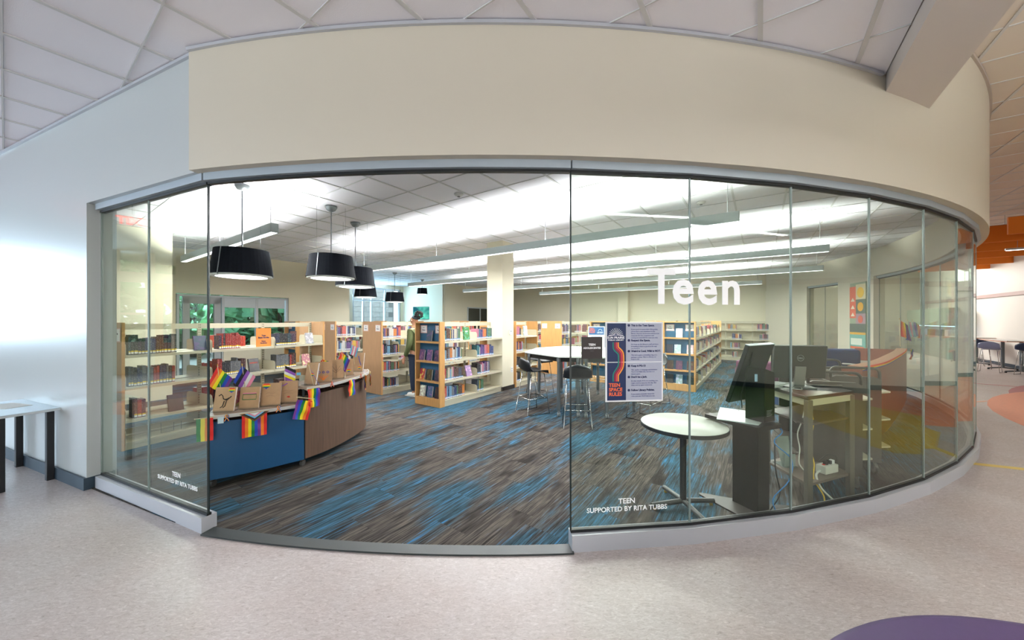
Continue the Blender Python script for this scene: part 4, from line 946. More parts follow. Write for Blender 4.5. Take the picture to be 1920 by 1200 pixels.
def on_counter(P, t, d, z):
    i = t*(len(P)-1); k = min(int(i), len(P)-2); f = i-k; p = off_curve(P, d); return (p[k][0]*(1-f)+p[k+1][0]*f, p[k][1]*(1-f)+p[k+1][1]*f, z), math.atan2(P[k+1][1]-P[k][1], P[k+1][0]-P[k][0])
KB = [(C1, 418, .12, .185, .235, -.12, 'kraft-paper-wrapped book with a black bird drawing, at the glass edge', (bird, heart(.055, .20, .05))),
      (C1, 466, .12, .175, .215, .0, 'kraft book behind a tinted clear holder on the blue counter', (doodle([[(-.06, .09), (.06, .09), (.06, .14), (-.06, .14), (-.06, .09)]], FC['green'], .003), doodle([[(-.06, .15), (.06, .15)]], FC['pink'], .006))),
      (C1, 506, .12, .18, .235, .05, 'plain kraft-wrapped book with rainbow heart sticker on the blue counter', (heart(-.045, .20, .06), scrib)),
      (C1, 539, .15, .18, .235, .08, 'kraft-wrapped book with faint faces and red lips on the blue counter', (scrib, redm, stripes(-.03, .18, .03))),
      (C2, 580, .12, .15, .25, -.45, 'turned kraft-wrapped book with tiny rainbow square, left on the walnut counter', (heart(.02, .11, .035),)),
      (C2, 606, .11, .185, .24, .15, 'kraft-wrapped book with blue and pink figures drawn above orange rays', (people3, fan)),
      (C2, 631, .12, .165, .24, .25, 'kraft-wrapped book with a leafless tree drawing', (tree_d,)),
      (C2, 651, .13, .15, .22, .3, 'kraft-wrapped book behind the leaning rainbow flag on the walnut counter', (heart(.02, .06, .045),)),
      (C2, 671, .12, .16, .27, -.3, 'last kraft-wrapped book with dotted stickers, on the rounded walnut end', (heart(.03, .05, .04), doodle([[(.0, .22), (.02, .15), (.05, .09)]], FC['blue'], .005)))]
for P, px, d, w_, h_, ra, lb, parts in KB:
    p = on_px(P, d, px, (.702 if P is C1 else .867)); cover_book(p, ra+.25, w_, h_, 'c09b76', lb, cat='book', group='kraft-wrapped books on the counter', tilt=.22, stand=True, mt=kraft, parts=parts, name='wrapped_book')
def drape(cols, A, B, amp=.008, n=10):
    mb = MB(); N = len(cols)*2
    for s_ in (-.0006, .0006):
        base = len(mb.v)
        for i in range(n+1):
            for j in range(N+1):
                u_, v_ = i/n, j/N; mb.v.append((u_*B[0]+v_*A[0], amp*math.sin(v_*9+u_*2)*(.4+u_)+s_, u_*B[1]+v_*A[1]))
        for i in range(n):
            for j in range(N): a = base+i*(N+1)+j; mb.f.append((a, a+1, a+N+2, a+N+1)); mb.m.append(j//2)
    return mb
def drape_flag(px, tip_py, foot_py, P, d, z, cols, A, B, lb):
    """stick flag: foot on the counter at px, tip given by its height in metres, cloth spanned by A (across stripes) and B (along stripes)"""
    p = on_px(P, d, px, z); e = empty('hand_flag', p, .3, lb, 'flag', 'small flags standing on the counter'); hh = H-(tip_py-600)/F*p[1]-z; tip = Vector((-.03 if A[0] > 0 else .02, .0, hh))
    MB().tube([(.02, .0, 0), tuple(tip)], .0028, 6).ob('staff', mat('flag_staff', 'd8c9a0'), e)
    MB().lathe([(0, -.006), (.005, 0), (.002, .012), (0, .014)], tuple(tip), 8).ob('finial', mat('brass', 'c8a040', .3, .8), e)
    o = drape(cols, A, B).ob('cloth', [FC[c] for c in cols], e, True); o.location = tip-Vector((0, 0, .01))
def stick_flag(p, hh, lean, rz, cols, w_, h_, lb, skew=0):
    e = empty('hand_flag', p, rz, lb, 'flag', 'small flags standing on the counter')
    tip = Vector((lean*hh, .02, hh))
    MB().tube([(0, 0, 0), tuple(tip)], .0028, 6).ob('staff', mat('flag_staff'), e)
    MB().lathe([(0, -.006), (.005, 0), (.002, .012), (0, .014)], tuple(tip), 8).ob('finial', mat('brass', 'c8a040', .3, .8), e)
    o = flag_mesh(cols, w_, h_, 'z', ph=hh*30, amp=.008, skew=skew).ob('cloth', [FC[c] for c in cols], e, True); o.location = tip; o.rotation_euler = (0, .9+lean, 0)
ACE = ['blue', 'black', 'violet', 'white', 'pink']; NB_ = ['yellow', 'white', 'violet', 'black']
for q in ((414, 685, C1, .26, .70, RB, (.13, -.13), (-.085, -.17), 'small rainbow flag on a stick above the bird-drawing book'), (460, 684, C1, .26, .70, ['blue', 'black', 'violet', 'white', 'pink'], (.12, -.12), (-.08, -.16), 'blue, black, purple, white and pink striped stick flag on the blue counter'),
        (530, 684, C1, .28, .70, ['black', 'violet', 'white', 'yellow', 'violet'], (-.01, -.15), (.11, -.06), 'black, purple, white and yellow striped stick flag on the blue counter'), (608, 672, C2, .27, .865, RB, (.11, -.04), (-.05, -.12), 'rainbow stick flag lying back behind the walnut counter books'),
        (584, 683, C2, .06, .865, ['blue', 'purple', 'blue'], (.06, -.13), (.06, -.13), 'dark blue drooping stick flag, left on the walnut counter'), (645, 657, C2, .08, .865, RB, (.10, -.12), (-.055, -.15), 'rainbow stick flag standing in front of kraft books on the walnut counter'),
        (664, 645, C2, .16, .865, ['lblue', 'pink', 'white', 'pink', 'lblue'], (.09, -.05), (-.03, -.13), 'pale blue and pink stick flag at the rounded walnut end'), (668, 655, C2, .12, .865, ['orange', 'red', 'yellow'], (.07, -.08), (.0, -.12), 'orange and red stick flag below the pale blue one')):
    drape_flag(q[0], q[1], 0, q[2], q[3], q[4], q[5], (q[6][0], q[6][1]), q[7], q[8])
for P, t, d, z, hh, lean, cols, w_, h_, lb in () and ((C1, .15, .17, .70, .31, -.12, RB[::-1], .15, .13, 'small rainbow flag on a stick above the bird-drawing book'), (C1, .45, .19, .70, .315, .05, ['pink', 'white', 'violet', 'black', 'blue'], .15, .12, 'blue, black, purple and pink striped stick flag on the blue counter'),
        (C1, .84, .26, .70, .31, .06, ['violet', 'yellow', 'white', 'violet', 'black'], .13, .10, 'black, purple, white and yellow striped stick flag on the blue counter'), (C2, .09, .27, .865, .19, .2, ['orange', 'red', 'yellow', 'green', 'blue'], .12, .09, 'rainbow stick flag lying back behind the walnut counter books'),
        (C2, .05, .20, .865, .15, .0, ['blue', 'blue', 'purple'], .11, .08, 'dark blue drooping stick flag, left on the walnut counter'), (C2, .50, .10, .865, .23, -.1, RB[::-1], .12, .10, 'rainbow stick flag standing in front of kraft books on the walnut counter'),
        (C2, .74, .16, .865, .31, -.2, ['lblue', 'pink', 'white', 'pink', 'lblue'], .10, .08, 'pale blue and pink stick flag at the rounded walnut end'), (C2, .79, .13, .865, .25, -.25, ['orange', 'red', 'yellow'], .11, .07, 'orange and red stick flag below the pale blue one')):
    p, rz = on_counter(P, t, d, z); stick_flag(p, hh, lean, .3, cols, w_, h_, lb)
p, rz = on_counter(C2, .01, .14, .867); e = empty('acrylic_holder', p, .3, 'clear tent-shaped acrylic holder with blue tape at the walnut counter tip', 'holder')
MB().slaby([(-.07, 0), (.07, 0), (.005, .16), (-.005, .16)], 0, .004).ob('front_sheet', acry, e); MB().slaby([(-.07, 0), (.07, 0), (.005, .16), (-.005, .16)], .05, .054).ob('back_sheet', acry, e)
MB().box(-.02, .02, -.003, -.001, .12, .15).ob('blue_tape', FC['lblue'], e)
for t, lb, c in ((.30, 'dark red book lying in shade behind the kraft books', '8c2430'), (.58, 'pale pink booklet standing behind the blue counter flags', 'd8c4cc')):
    p, rz = on_counter(C1, t, .36, .702); cover_book(p, .3, .12, .15, c, lb, tilt=.2)

# ------------------------------------------------------------------ the person at the bookcase
def skin(name, chains, m, parent, sub=2):
    """chains: lists of (x,y,z,r); a point repeated exactly joins chains"""
    V_, E_, Rr, idx = [], [], [], {}
    for ch in chains:
        prev = None
        for p in ch:
            k = tuple(round(c, 4) for c in p[:3])
            if k not in idx: idx[k] = len(V_); V_.append(k); Rr.append(p[3])
            if prev is not None: E_.append((prev, idx[k]))
            prev = idx[k]
    me = bpy.data.meshes.new(name); me.from_pydata(V_, E_, []); o = bpy.data.objects.new(name, me); COL.objects.link(o); o.parent = parent
    o.modifiers.new('skin', 'SKIN').use_smooth_shade = True
    if not me.skin_vertices: return o
    for i, r in enumerate(Rr): me.skin_vertices[0].data[i].radius = (r, r) if not isinstance(r, tuple) else r
    me.skin_vertices[0].data[0].use_root = True
    s_ = o.modifiers.new('sub', 'SUBSURF'); s_.levels = sub; s_.render_levels = sub; me.materials.append(m); return o
skinm = mat('skin_tone', 'b9866a', .55); jac = mat('olive_jacket', '4c5430', .9, bump=.3, nscale=60); jean = mat('dark_jeans', '18243a', .85, bump=.2, nscale=90)
pe = empty('person', (-2.03, 7.52, .008), R_(62), 'person in olive jacket and dark jeans reading the shelves, hair tied up', 'person')
def hand(w0, d, side, curl=.5):
    """wrist point, forearm direction, thumb side -> palm chain, four fingers and a thumb"""
    w0 = Vector(w0); d = Vector(d).normalized(); sdv = Vector(side).normalized(); nrm = d.cross(sdv)
    palm = w0+d*.05; ch = [[(*w0, .022), (*palm, (.032))]]
    for k, (ofs, ln) in enumerate(((.026, .070), (.009, .078), (-.009, .072), (-.025, .058))):
        b = palm+d*.03+sdv*ofs; m1 = b+d*ln*.45+nrm*ln*.10*curl; m2 = m1+d*ln*.3+nrm*ln*.3*curl; m3 = m2+d*ln*.15+nrm*ln*.3*curl
        ch.append([(*palm, .032), (*b, .010), (*m1, .009), (*m2, .008), (*m3, .007)])
    t0 = w0+d*.025+sdv*.03; t1 = t0+d*.03+sdv*.025; t2 = t1+d*.028+sdv*.004
    ch.append([(*palm, .032), (*t0, .012), (*t1, .0105), (*t2, .009)]); return ch
pel = (0, 0, .93, .12)
HR_, HL_ = (.20, .26, 1.06), (-.20, .14, .80)
body = [[pel, (0, .0, 1.08, .115), (0, 0, 1.25, .125), (0, .0, 1.38, .085), (0, .02, 1.45, .052), (0, .045, 1.505, .055)],
        [(0, .045, 1.505, .055), (0, .055, 1.565, .082), (0, .04, 1.625, .088), (0, .03, 1.665, .06)], [(0, .055, 1.565, .082), (0, .115, 1.525, .032)], [(0, .055, 1.565, .082), (0, .150, 1.565, .012)],
        [(0, 0, 1.38, .085), (.16, 0, 1.37, .055), (.215, .02, 1.13, .042), (.20, .19, 1.03, .032), (*HR_, .022)], [(0, 0, 1.38, .085), (-.16, 0, 1.37, .055), (-.21, -.02, 1.10, .042), (-.205, .08, .88, .032), (*HL_, .022)],
        [pel, (.09, 0, .86, .085), (.10, .02, .50, .055), (.10, -.01, .12, .038), (.10, .02, .05, .036), (.10, .13, .03, .03)], [pel, (-.09, 0, .86, .085), (-.11, .0, .50, .055), (-.12, -.05, .12, .038), (-.12, -.03, .05, .036), (-.12, .08, .03, .03)]]
body += hand(HR_, (0, .9, .25), (0, -.25, .9)) + hand(HL_, (0, .35, -.9), (0, .9, .3))
skin('body', body, skinm, pe)
skin('jacket', [[(0, -.01, .86, .17), (0, -.01, 1.05, .155), (0, -.01, 1.24, .16), (0, -.01, 1.38, .11), (0, .01, 1.435, .075)], [(0, -.01, 1.38, .11), (.165, 0, 1.36, .075), (.22, .02, 1.13, .062), (.205, .18, 1.03, .05), (.202, .235, 1.05, .045)],
                [(0, -.01, 1.38, .11), (-.165, 0, 1.36, .075), (-.215, -.02, 1.10, .062), (-.21, .07, .90, .05), (-.203, .12, .83, .045)]], jac, pe)
skin('hood', [[(-.08, -.05, 1.42, .04), (-.03, -.10, 1.41, .05), (.03, -.10, 1.41, .05), (.08, -.05, 1.42, .04)]], mat('sage_hood', '8a9168', .9), pe)
skin('jeans', [[(0, 0, .92, .135), (.09, 0, .83, .10), (.10, .02, .50, .072), (.10, -.01, .10, .062)], [(0, 0, .92, .135), (-.09, 0, .83, .10), (-.11, 0, .50, .072), (-.12, -.05, .10, .062)]], jean, pe)
for x, y in ((.10, 0), (-.12, -.05)):
    skin('shoe', [[(x, y-.05, .05, .045), (x, y+.04, .045, .048), (x, y+.13, .04, .042), (x, y+.18, .035, .03)]], mat('white_shoe', 'e2e0dc', .6), pe)
    MB().slabx([(y-.10, .0), (y+.21, .0), (y+.215, .018), (y-.10, .022)], x-.048, x+.048).ob('sole', mat('shoe_sole', 'c9c6c0', .7), pe)
hr = mat('dark_hair', '1a1512', .8, bump=.6, nscale=60)
skin('headscarf', [[(0, .015, 1.60, .10), (0, .005, 1.655, .092), (0, -.01, 1.69, .06)]], mat('grey_blue_scarf', '39454f', .8), pe)
mb = MB(); rr = random.Random(3)
for i in range(170):
    u_ = rr.uniform(-1, 1); a = rr.uniform(0, 2*PI); q = math.sqrt(1-u_*u_); c0 = Vector((0, -.07, 1.70)); p = c0+Vector((q*math.cos(a)*.055, q*math.sin(a)*.065, u_*.05)); dd = (p-c0).normalized()
    mb.tube([p, p+dd*.018+Vector((rr.uniform(-.01, .01),)*3), p+dd*.03+Vector((rr.uniform(-.02, .02), rr.uniform(-.02, .02), rr.uniform(-.015, .015)))], .009, 5)
tag(mb.ob('curly_hair', hr, pe, True), kind='stuff')
skin('low_hair', [[(0, -.05, 1.56, .05), (0, -.06, 1.50, .035)]], hr, pe)
for s_ in (-1, 1):
    MB().lathe([(0, -.008), (.009, 0), (0, .008)], (s_*.032, .128, 1.585), 8).ob('eye', mat('eye_white', 'e8e4de', .3), pe)
    MB().tube([(s_*.085, .05, 1.59), (s_*.093, .04, 1.57), (s_*.088, .045, 1.548)], .011, 6).ob('ear', skinm, pe, True)
MB().tube([(-.022, .138, 1.528), (0, .146, 1.526), (.022, .138, 1.528)], .006, 6).ob('mouth', mat('lip', '94544a'), pe)
m = MB()
for s_ in (-1, 1):
    m.tube([(s_*.034+.024*math.cos(a), .142, 1.585+.02*math.sin(a)) for a in [i*PI/5 for i in range(10)]], .0018, 5, True); m.tube([(s_*.058, .14, 1.59), (s_*.088, .05, 1.595)], .0018, 5)
m.ob('glasses', steel, pe)

# ------------------------------------------------------------------ tall tables and stools
seatm = mat('stool_seat_black', '12161c', .4)
def stool(p, rz, label, m=seatm, group='wire-legged stools', H_=.70, name='bar_stool'):
    e = empty(name, p, rz, label, 'stool', group); mb = MB()
    prof = [(.205, -.02), (.19, .0), (.08, .008), (-.04, .0), (-.13, .012), (-.185, .055), (-.215, .13), (-.232, .20), (-.24, .245)]; wd = [.17, .185, .205, .215, .215, .21, .205, .19, .13]
    nx = 10
    for k, ((y, z), w_) in enumerate(zip(prof, wd)):
        bk_ = max(0, k-4)/4
        for i in range(nx+1):
            u_ = i/nx*2-1; mb.v.append((u_*w_, y+.07*u_*u_*bk_, H_+z+.028*u_*u_*(1-bk_)*(k > 0)-.03*u_*u_*bk_*(k > 6)))
    for k in range(len(prof)-1):
        for i in range(nx): a = k*(nx+1)+i; mb.f.append((a, a+1, a+nx+2, a+nx+1)); mb.m.append(0)
    o = mb.ob('seat_shell', m, e, True); so = o.modifiers.new('solid', 'SOLIDIFY'); so.thickness = .012
    for s_ in (-1, 1):
        MB().tube([(s_*.15, .13, H_-.012), (s_*.205, .205, .012), (s_*.205, .215, .008), (s_*.205, -.235, .008), (s_*.205, -.225, .012), (s_*.15, -.12, H_-.012)], .0065, 7).ob('leg', chrome, e, True)
    MB().tube([(-.185, .178, .27), (.185, .178, .27)], .0065, 7).tube([(-.185, -.19, .27), (.185, -.19, .27)], .0055, 7).tube([(-.185, .178, .27), (-.185, -.19, .27)], .0055, 7).tube([(.185, .178, .27), (.185, -.19, .27)], .0055, 7).ob('footrest', chrome, e, True)
    MB().tube([(-.15, .13, H_-.012), (.15, .13, H_-.012)], .006, 6).tube([(-.15, -.12, H_-.012), (.15, -.12, H_-.012)], .006, 6).ob('seat_frame', chrome, e)
    return e
OC = [(.24, 6.53), (.757, 5.72), (1.50, 5.60), (2.17, 6.10), (2.36, 6.95), (1.85, 7.72), (1.12, 7.95), (.52, 7.48)]
def tall_table(P, label):
    cx_, cy_ = sum(p[0] for p in P)/len(P), sum(p[1] for p in P)/len(P)
    e = empty('tall_table', (cx_, cy_, .008), 0, label, 'table', 'tall white meeting tables'); rel = [(p[0]-cx_, p[1]-cy_) for p in P]
    MB().prism(rel, .985, 1.008).ob('tabletop', mat('table_white', 'e4e4e0', .3), e); MB().prism([(x*.997, y*.997) for x, y in rel], .976, .985).ob('edge_underside', black, e)
    MB().prism([(x*.86, y*.86) for x, y in rel], .90, .976).ob('apron', black, e)
    for x, y in rel:
        x, y = x*.88, y*.88; g_ = MB().lathe([(.031, .10), (.031, .62), (.027, .62), (.027, .975)], (x, y, 0), 16).ob('leg', mat('leg_grey', '6f7579', .4, .5), e, 2)
        MB().lathe([(.03, .985-.07), (.036, .98-.07), (.036, .975), (.03, .975)], (x, y, 0), 14).ob('collar', steel, g_)
        MB().tube([(x-.022, y, .034), (x-.006, y, .034)], .034, 14).tube([(x+.006, y, .034), (x+.022, y, .034)], .034, 14).cbox((x, y, .085), (.03, .04, .04)).ob('caster', mat('caster_grey', '8b8f92', .4), g_)
tall_table([OC[7], OC[0], OC[1], (OC[1][0]*.52+OC[2][0]*.48, OC[1][1]*.52+OC[2][1]*.48), (OC[5][0]*.5+OC[6][0]*.5, OC[5][1]*.5+OC[6][1]*.5), OC[6]], 'left half of the tall white meeting table on casters')
tall_table([(OC[1][0]*.51+OC[2][0]*.49+.01, OC[1][1]*.51+OC[2][1]*.49), OC[2], OC[3], OC[4], OC[5], (OC[5][0]*.5+OC[6][0]*.5+.01, OC[5][1]*.5+OC[6][1]*.5)], 'right half of the tall white meeting table, behind the rules poster')
for x, y, rz, lb in ((.98, 5.36, R_(-6), 'black stool with its back to the entrance, at the near side of the tall table'), (.36, 6.12, R_(-62), 'black stool at the left end of the tall table, facing right'),
        (.62, 7.75, R_(-140), 'black stool at the far left corner of the tall table'), (1.95, 8.05, R_(165), 'black stool on the far side of the tall table'), (2.15, 5.75, R_(40), 'black stool half hidden by the rules poster, right of the tall table'), (2.75, 6.9, R_(95), 'black stool at the right end of the tall table')):
    stool((x, y, .008), rz, lb)
e = empty('table_sign', (1.62, 6.80, 1.018), .0, 'white upright sign with blue banner standing on the tall table', 'sign')
MB().box(-.16, .16, 0, .006, 0, .46).ob('board', paper, e); MB().box(-.145, .145, -.002, 0, .30, .445).ob('banner', mat('banner_blue', '1f5a94', .5), e); MB().box(-.16, .16, -.04, .05, 0, .006).ob('foot', acry, e)
text('TEEN\nSPACE\nRULES', .038, orangeT, e, (-.135, -.003, .40), (PI/2, 0, 0), .001, line=.85); text('SUN PRAIRIE\nPUBLIC LIBRARY', .018, vinyl, e, (.07, -.003, .345), (PI/2, 0, 0), .0005, 'CENTER')
MB().tube([(.07+.035*math.cos(a), -.003, .37+.035*math.sin(a)) for a in [i*PI/8 for i in range(9)]], .003, 4).ob('sun_mark', vinyl, e)
for k in range(6): MB().box(-.10, .08-.02*(k % 2), -.002, 0, .25-k*.038, .262-k*.038).ob('text_line', mat('line_blue', '6a7fae', .6), e)
e = empty('notepad', (.95, 6.7, 1.018), .4, 'small white notepad lying on the tall table', 'notepad'); MB().box(-.11, .11, -.08, .08, 0, .008).ob('sheets', paper, e); MB().box(-.11, .11, .07, .08, .008, .012).ob('binding', steel, e)

# ------------------------------------------------------------------ rules poster and door plate on the glass
pn = panes2[0]
def plate(px0, px1, py0, py1, out):
    a, rz = pane_xyz(pn, px0, py1, out); b, _ = pane_xyz(pn, px1, py1, out); t, _ = pane_xyz(pn, (px0+px1)/2, py0, out); bm, _ = pane_xyz(pn, (px0+px1)/2, py1, out)
    return Vector(a), math.hypot(b[0]-a[0], b[1]-a[1]), t[2]-bm[2], rz, bm[2]
a, W, Ht, rz, zb = plate(1133.5, 1240.5, 603.5, 751.5, .016)
e = empty('rules_poster', (a.x, a.y, zb), rz, 'two-sheet Teen Space Rules poster taped on the glass, navy band at left', 'poster')
MB().box(0, W, -.002, .002, 0, Ht).ob('backing_sheet', paper, e); zs = Ht*.495
MB().box(.012, W*.352, -.004, -.002, .010, zs-.003).box(.012, W*.352, -.004, -.002, zs+.003, Ht-.010).ob('navy_band', navy, e)
MB().box(W*.36, W-.010, -.004, -.002, .010, zs-.003).box(W*.36, W-.010, -.004, -.002, zs+.003, Ht-.010).ob('rules_sheet', pgrey, e)
Y0 = -.0045
for k, c in enumerate(('green', 'brown', 'red', 'orange')):
    cc = {'green': '1d7a6a', 'brown': '8c1f38', 'red': 'd8343a', 'orange': 'f0962f'}[c]; ofs = (1.5-k)*.0125; P = []
    path = [(.115, Ht*.745), (.115, Ht*.69), (.122, Ht*.665), (.15, Ht*.635), (.172, Ht*.60), (.176, Ht*.52), (.172, Ht*.45), (.15, Ht*.40), (.125, Ht*.36), (.115, Ht*.33), (.115, Ht*.255)]
    sc = W/.41; sp = smooth_pts([(x*.62*sc, z) for x, z in path], 4)
    MB().tube([(p[0]+(inset(sp, i, -ofs)[0]-p[0]), Y0, inset(sp, i, -ofs)[1]) for i, p in enumerate(sp)], .0052, 6).ob('ribbon_line', mat('line_'+c, cc, .5), e).scale = (1, .12, 1)
for o in e.children:
    if o.name.startswith('ribbon_line'): o.location.y = Y0*.88
cxp = W*.178
for k in range(13):
    a_ = PI*k/12; MB().tube([(cxp+.022*math.cos(a_), Y0, Ht*.835+.020*math.sin(a_)), (cxp+(.052)*math.cos(a_), Y0, Ht*.835+.050*math.sin(a_))], .0012, 4).ob('sun_ray', vinyl, e)
MB().tube([(cxp+.016*math.cos(i*PI/8), Y0, Ht*.835+.014*math.sin(i*PI/8)) for i in range(9)], .002, 4).tube([(cxp-.055, Y0, Ht*.828), (cxp, Y0, Ht*.836), (cxp+.055, Y0, Ht*.828)], .0014, 4).ob('sun_mark', vinyl, e)
text('SUN PRAIRIE', .0222, vinyl, e, (cxp, Y0, Ht*.79), (PI/2, 0, 0), .0004, 'CENTER'); text('PUBLIC LIBRARY', .0125, vinyl, e, (cxp, Y0, Ht*.765), (PI/2, 0, 0), .0003, 'CENTER', spacing=1.25)
for t_, zf in (('TEEN', .190), ('SPACE', .133), ('RULES', .076)): text(t_, .0345, orangeT, e, (.024, Y0, Ht*zf), (PI/2, 0, 0), .0009)
rules = [('This is the Teen Space.', .945, ["If you aren't in teens (6th-12th grade),", 'please find a seat elsewhere in the', 'library. Anyone can browse and borrow', 'materials but the computers and', 'seating are intended for teen use only.']),
         ('Respect the Space.', .757, ["Do keep up the library's stuff and leave", 'it looking at least as good as the way', 'you found it.']), ('Weird is Cool, Wild is NOT.', .622, ["This isn't a gym, a wrestling ring, or a", 'parkour course. This is a library, so', 'keep it chill.']),
         ('Keep it PG-13', .437, ['This applies to language and behavior.', "You're not little kids, but this is a", 'shared space.']), ("Don't be a Jerk.", .297, ["It's that simple. If it's not working, you", 'might need to leave for the day. But', 'sleep and try again tomorrow.']), ('Follow Library Policies.', .132, ['If you need a reminder about the', "rules, just ask. We'll help you out."])]
for t_, zf, ls in rules:
    text(t_, .0185, inkd, e, (W*.44, Y0, Ht*zf), (PI/2, 0, 0), .0007)
    text('\n'.join(ls), .0128, mat('soft_ink', '4a4f86', .6), e, (W*.44, Y0, Ht*zf-.026), (PI/2, 0, 0), 0, line=1.15)
    MB().lathe([(0, 0), (.009, 0), (.009, .001), (0, .001)], (0, 0, 0), 14).ob('bullet', inkd, e).location = (W*.40, Y0, Ht*zf+.006); o = e.children[-1]
for o in e.children:
    if o.name.startswith('bullet'): o.rotation_euler = (PI/2, 0, 0)
a, W, Ht, rz, zb = plate(1089, 1127.5, 631.5, 672, .014)
e = empty('room_plate', (a.x, a.y, zb), rz, 'square dark brown plate reading TEEN ADOLESCENTES on the glass', 'sign')
MB().box(0, W, -.006, 0, 0, Ht).ob('plate', mat('plate_brown', '2b211f', .5), e, bevel=.001)
text('TEEN', .021, vinyl, e, (W/2, -.007, Ht*.60), (PI/2, 0, 0), .0005, 'CENTER'); text('ADOLESCENTES', .0172, vinyl, e, (W/2, -.007, Ht*.455), (PI/2, 0, 0), .0005, 'CENTER')
for k in range(5): MB().box(W/2-.012+k*.005, W/2-.010+k*.005, -.007, -.006, Ht*.35, Ht*.35+.002).ob('braille_dot', steel, e)

# ------------------------------------------------------------------ round table, kiosk, monitor table, carts
e = empty('round_table', (1.457, 3.02, .008), 0, 'round white-topped table with black edge and cross base behind the glass', 'table')
MB().lathe([(.333, .685), (.338, .69), (.338, .712), (.333, .715), (.0, .715)], n=64).ob('tabletop', white, e, 2); MB().lathe([(0, .68), (.333, .68), (.341, .685), (.341, .712), (.337, .714), (.337, .69), (0, .69)], n=64).ob('edge_band', black, e, 2)
MB().lathe([(.026, .05), (.026, .68)], n=20).ob('column', black, e, 2); MB().lathe([(.06, .66), (.12, .672), (.12, .68), (0, .68)], n=20).ob('top_plate', black, e)
for k in range(4):
    a_ = R_(8)+k*PI/2; d = Vector((math.cos(a_), math.sin(a_), 0)); lg = MB().tube([d*.02+Vector((0, 0, .055)), d*.285+Vector((0, 0, .035))], .021, 12).ob('leg', mat('base_black', '2a2c2e', .35), e, 2)
    MB().lathe([(.014, 0), (.014, .014), (.006, .02)], tuple(d*.26), 10).ob('foot_glide', mat('brass'), lg)
e = empty('checkout_kiosk', (2.03, 3.02, .008), 0, 'black self-service kiosk on a pedestal with a screen seen from behind', 'kiosk'); ko = (2.03, 3.02)
kp = lambda P: [(x-ko[0], y-ko[1]) for x, y in P]
kb = mat('kiosk_black', '030405', .3, spec=.15)
MB().prism(kp([(2.01, 2.90), (2.15, 2.96), (2.07, 3.17), (1.925, 3.10)]), .01, .72).ob('pedestal', kb, e, bevel=.004)
MB().prism(kp([(1.70, 3.22), (1.72, 3.25), (2.10, 3.08), (2.02, 2.86), (1.87, 2.79)]), 0, .012).prism(kp([(2.02, 2.87), (2.10, 3.06), (2.40, 3.02), (2.38, 2.96)]), 0, .012).ob('base_plate', mat('dark_base', '2b2622'), e)
tp = kp([(1.71, 3.16), (1.893, 2.74), (2.165, 2.84), (2.08, 3.28)])
MB().prism([(x*.98, y*.98) for x, y in tp], .725, .757).ob('tray', kb, e); MB().prism(tp, .757, .765).ob('tray_top', mat('tray_white', 'd6e0de', .15), e)
for x, y in tp: MB().lathe([(.007, 0), (.007, .003), (0, .004)], (x*.86, y*.86, .765), 10).ob('stud', steel, e)
bx = kp([(2.02, 2.84), (2.15, 2.90), (2.10, 3.04), (1.965, 2.99)])
m = MB().prism(bx, .766, 1.20); m.v = [(x, y, z if z < 1 else (1.205 if i % 4 in (0, 3) else 1.165)) for i, (x, y, z) in enumerate(m.v)]; m.ob('computer_box', kb, e, bevel=.004)
MB().box(-.019, .019, -.002, 0, -.03, .03).ob('serial_sticker', mat('sticker_blue', '9fc0dc'), e).location = (1.998-ko[0], 2.893-ko[1], 1.12); e.children[-1].rotation_euler = (0, 0, R_(-75+18))
for k in range(5): MB().box(.0, .075-.01*(k % 3), -.001, 0, 0, .003).ob('print_line', mat('faint_print', '9a9a9a'), e).location = (2.045-ko[0], 2.848-ko[1], .86-k*.011); 
for o in e.children:
    if o.name.startswith('print_line'): o.rotation_euler = (0, 0, R_(25))
mo = empty('kiosk_screen', (2.055-ko[0], 3.06-ko[1], 1.14), R_(30), parent=e)
sc_ = MB().box(-.21, .21, -.018, .018, -.26, .26).ob('screen_housing', kb, mo, bevel=.006); mo.rotation_euler = (R_(18), 0, R_(30))
MB().box(-.2, .2, .018, .020, -.25, .25).ob('screen', mat('screen_dark', '1a2028', .1), mo); MB().box(-.21, .21, -.019, .019, .258, .263).ob('top_edge', mat('pale_edge', '8fa0a8', .3), mo)
MB().tube([(-.12, -.02, .2), (-.10, -.03, .0), (-.10, -.03, -.18), (-.06, -.06, -.3)], .005, 6).ob('cable', black, mo)
def cable(pts, m, label, r=.004, cat='cable'):
    Q = [Vector(p) for p in pts]; sp = []
    for i in range(len(Q)-1):
        for k in range(5):
            t = k/5; a0, a1, a2, a3 = Q[max(i-1, 0)], Q[i], Q[i+1], Q[min(i+2, len(Q)-1)]
            sp.append(.5*((2*a1)+(-a0+a2)*t+(2*a0-5*a1+4*a2-a3)*t*t+(-a0+3*a1-3*a2+a3)*t**3))
    sp.append(Q[-1]); o = MB().tube([p-Q[-1] for p in sp], r, 7).ob('cable', m, None, True); o.location = Q[-1]; return tag(o, label, cat)
blc = mat('blue_cable', '2f7fc4', .45); yec = mat('yellow_cable', 'e0b92e', .45); wc = mat('grey_cable', 'c9ccc6', .5)
cable([(2.13, 2.90, .76), (2.18, 2.86, .70), (2.10, 2.84, .62), (2.24, 2.84, .48), (2.20, 2.82, .32), (2.06, 2.80, .18), (2.12, 2.79, .02)], blc, 'bright blue network cable looping down behind the kiosk', .0045)
cable([(2.12, 2.86, .62), (2.11, 2.84, .40), (2.13, 2.82, .22), (2.04, 2.80, .10), (2.02, 2.79, .05)], black, 'black power cable hanging down behind the kiosk', .005)
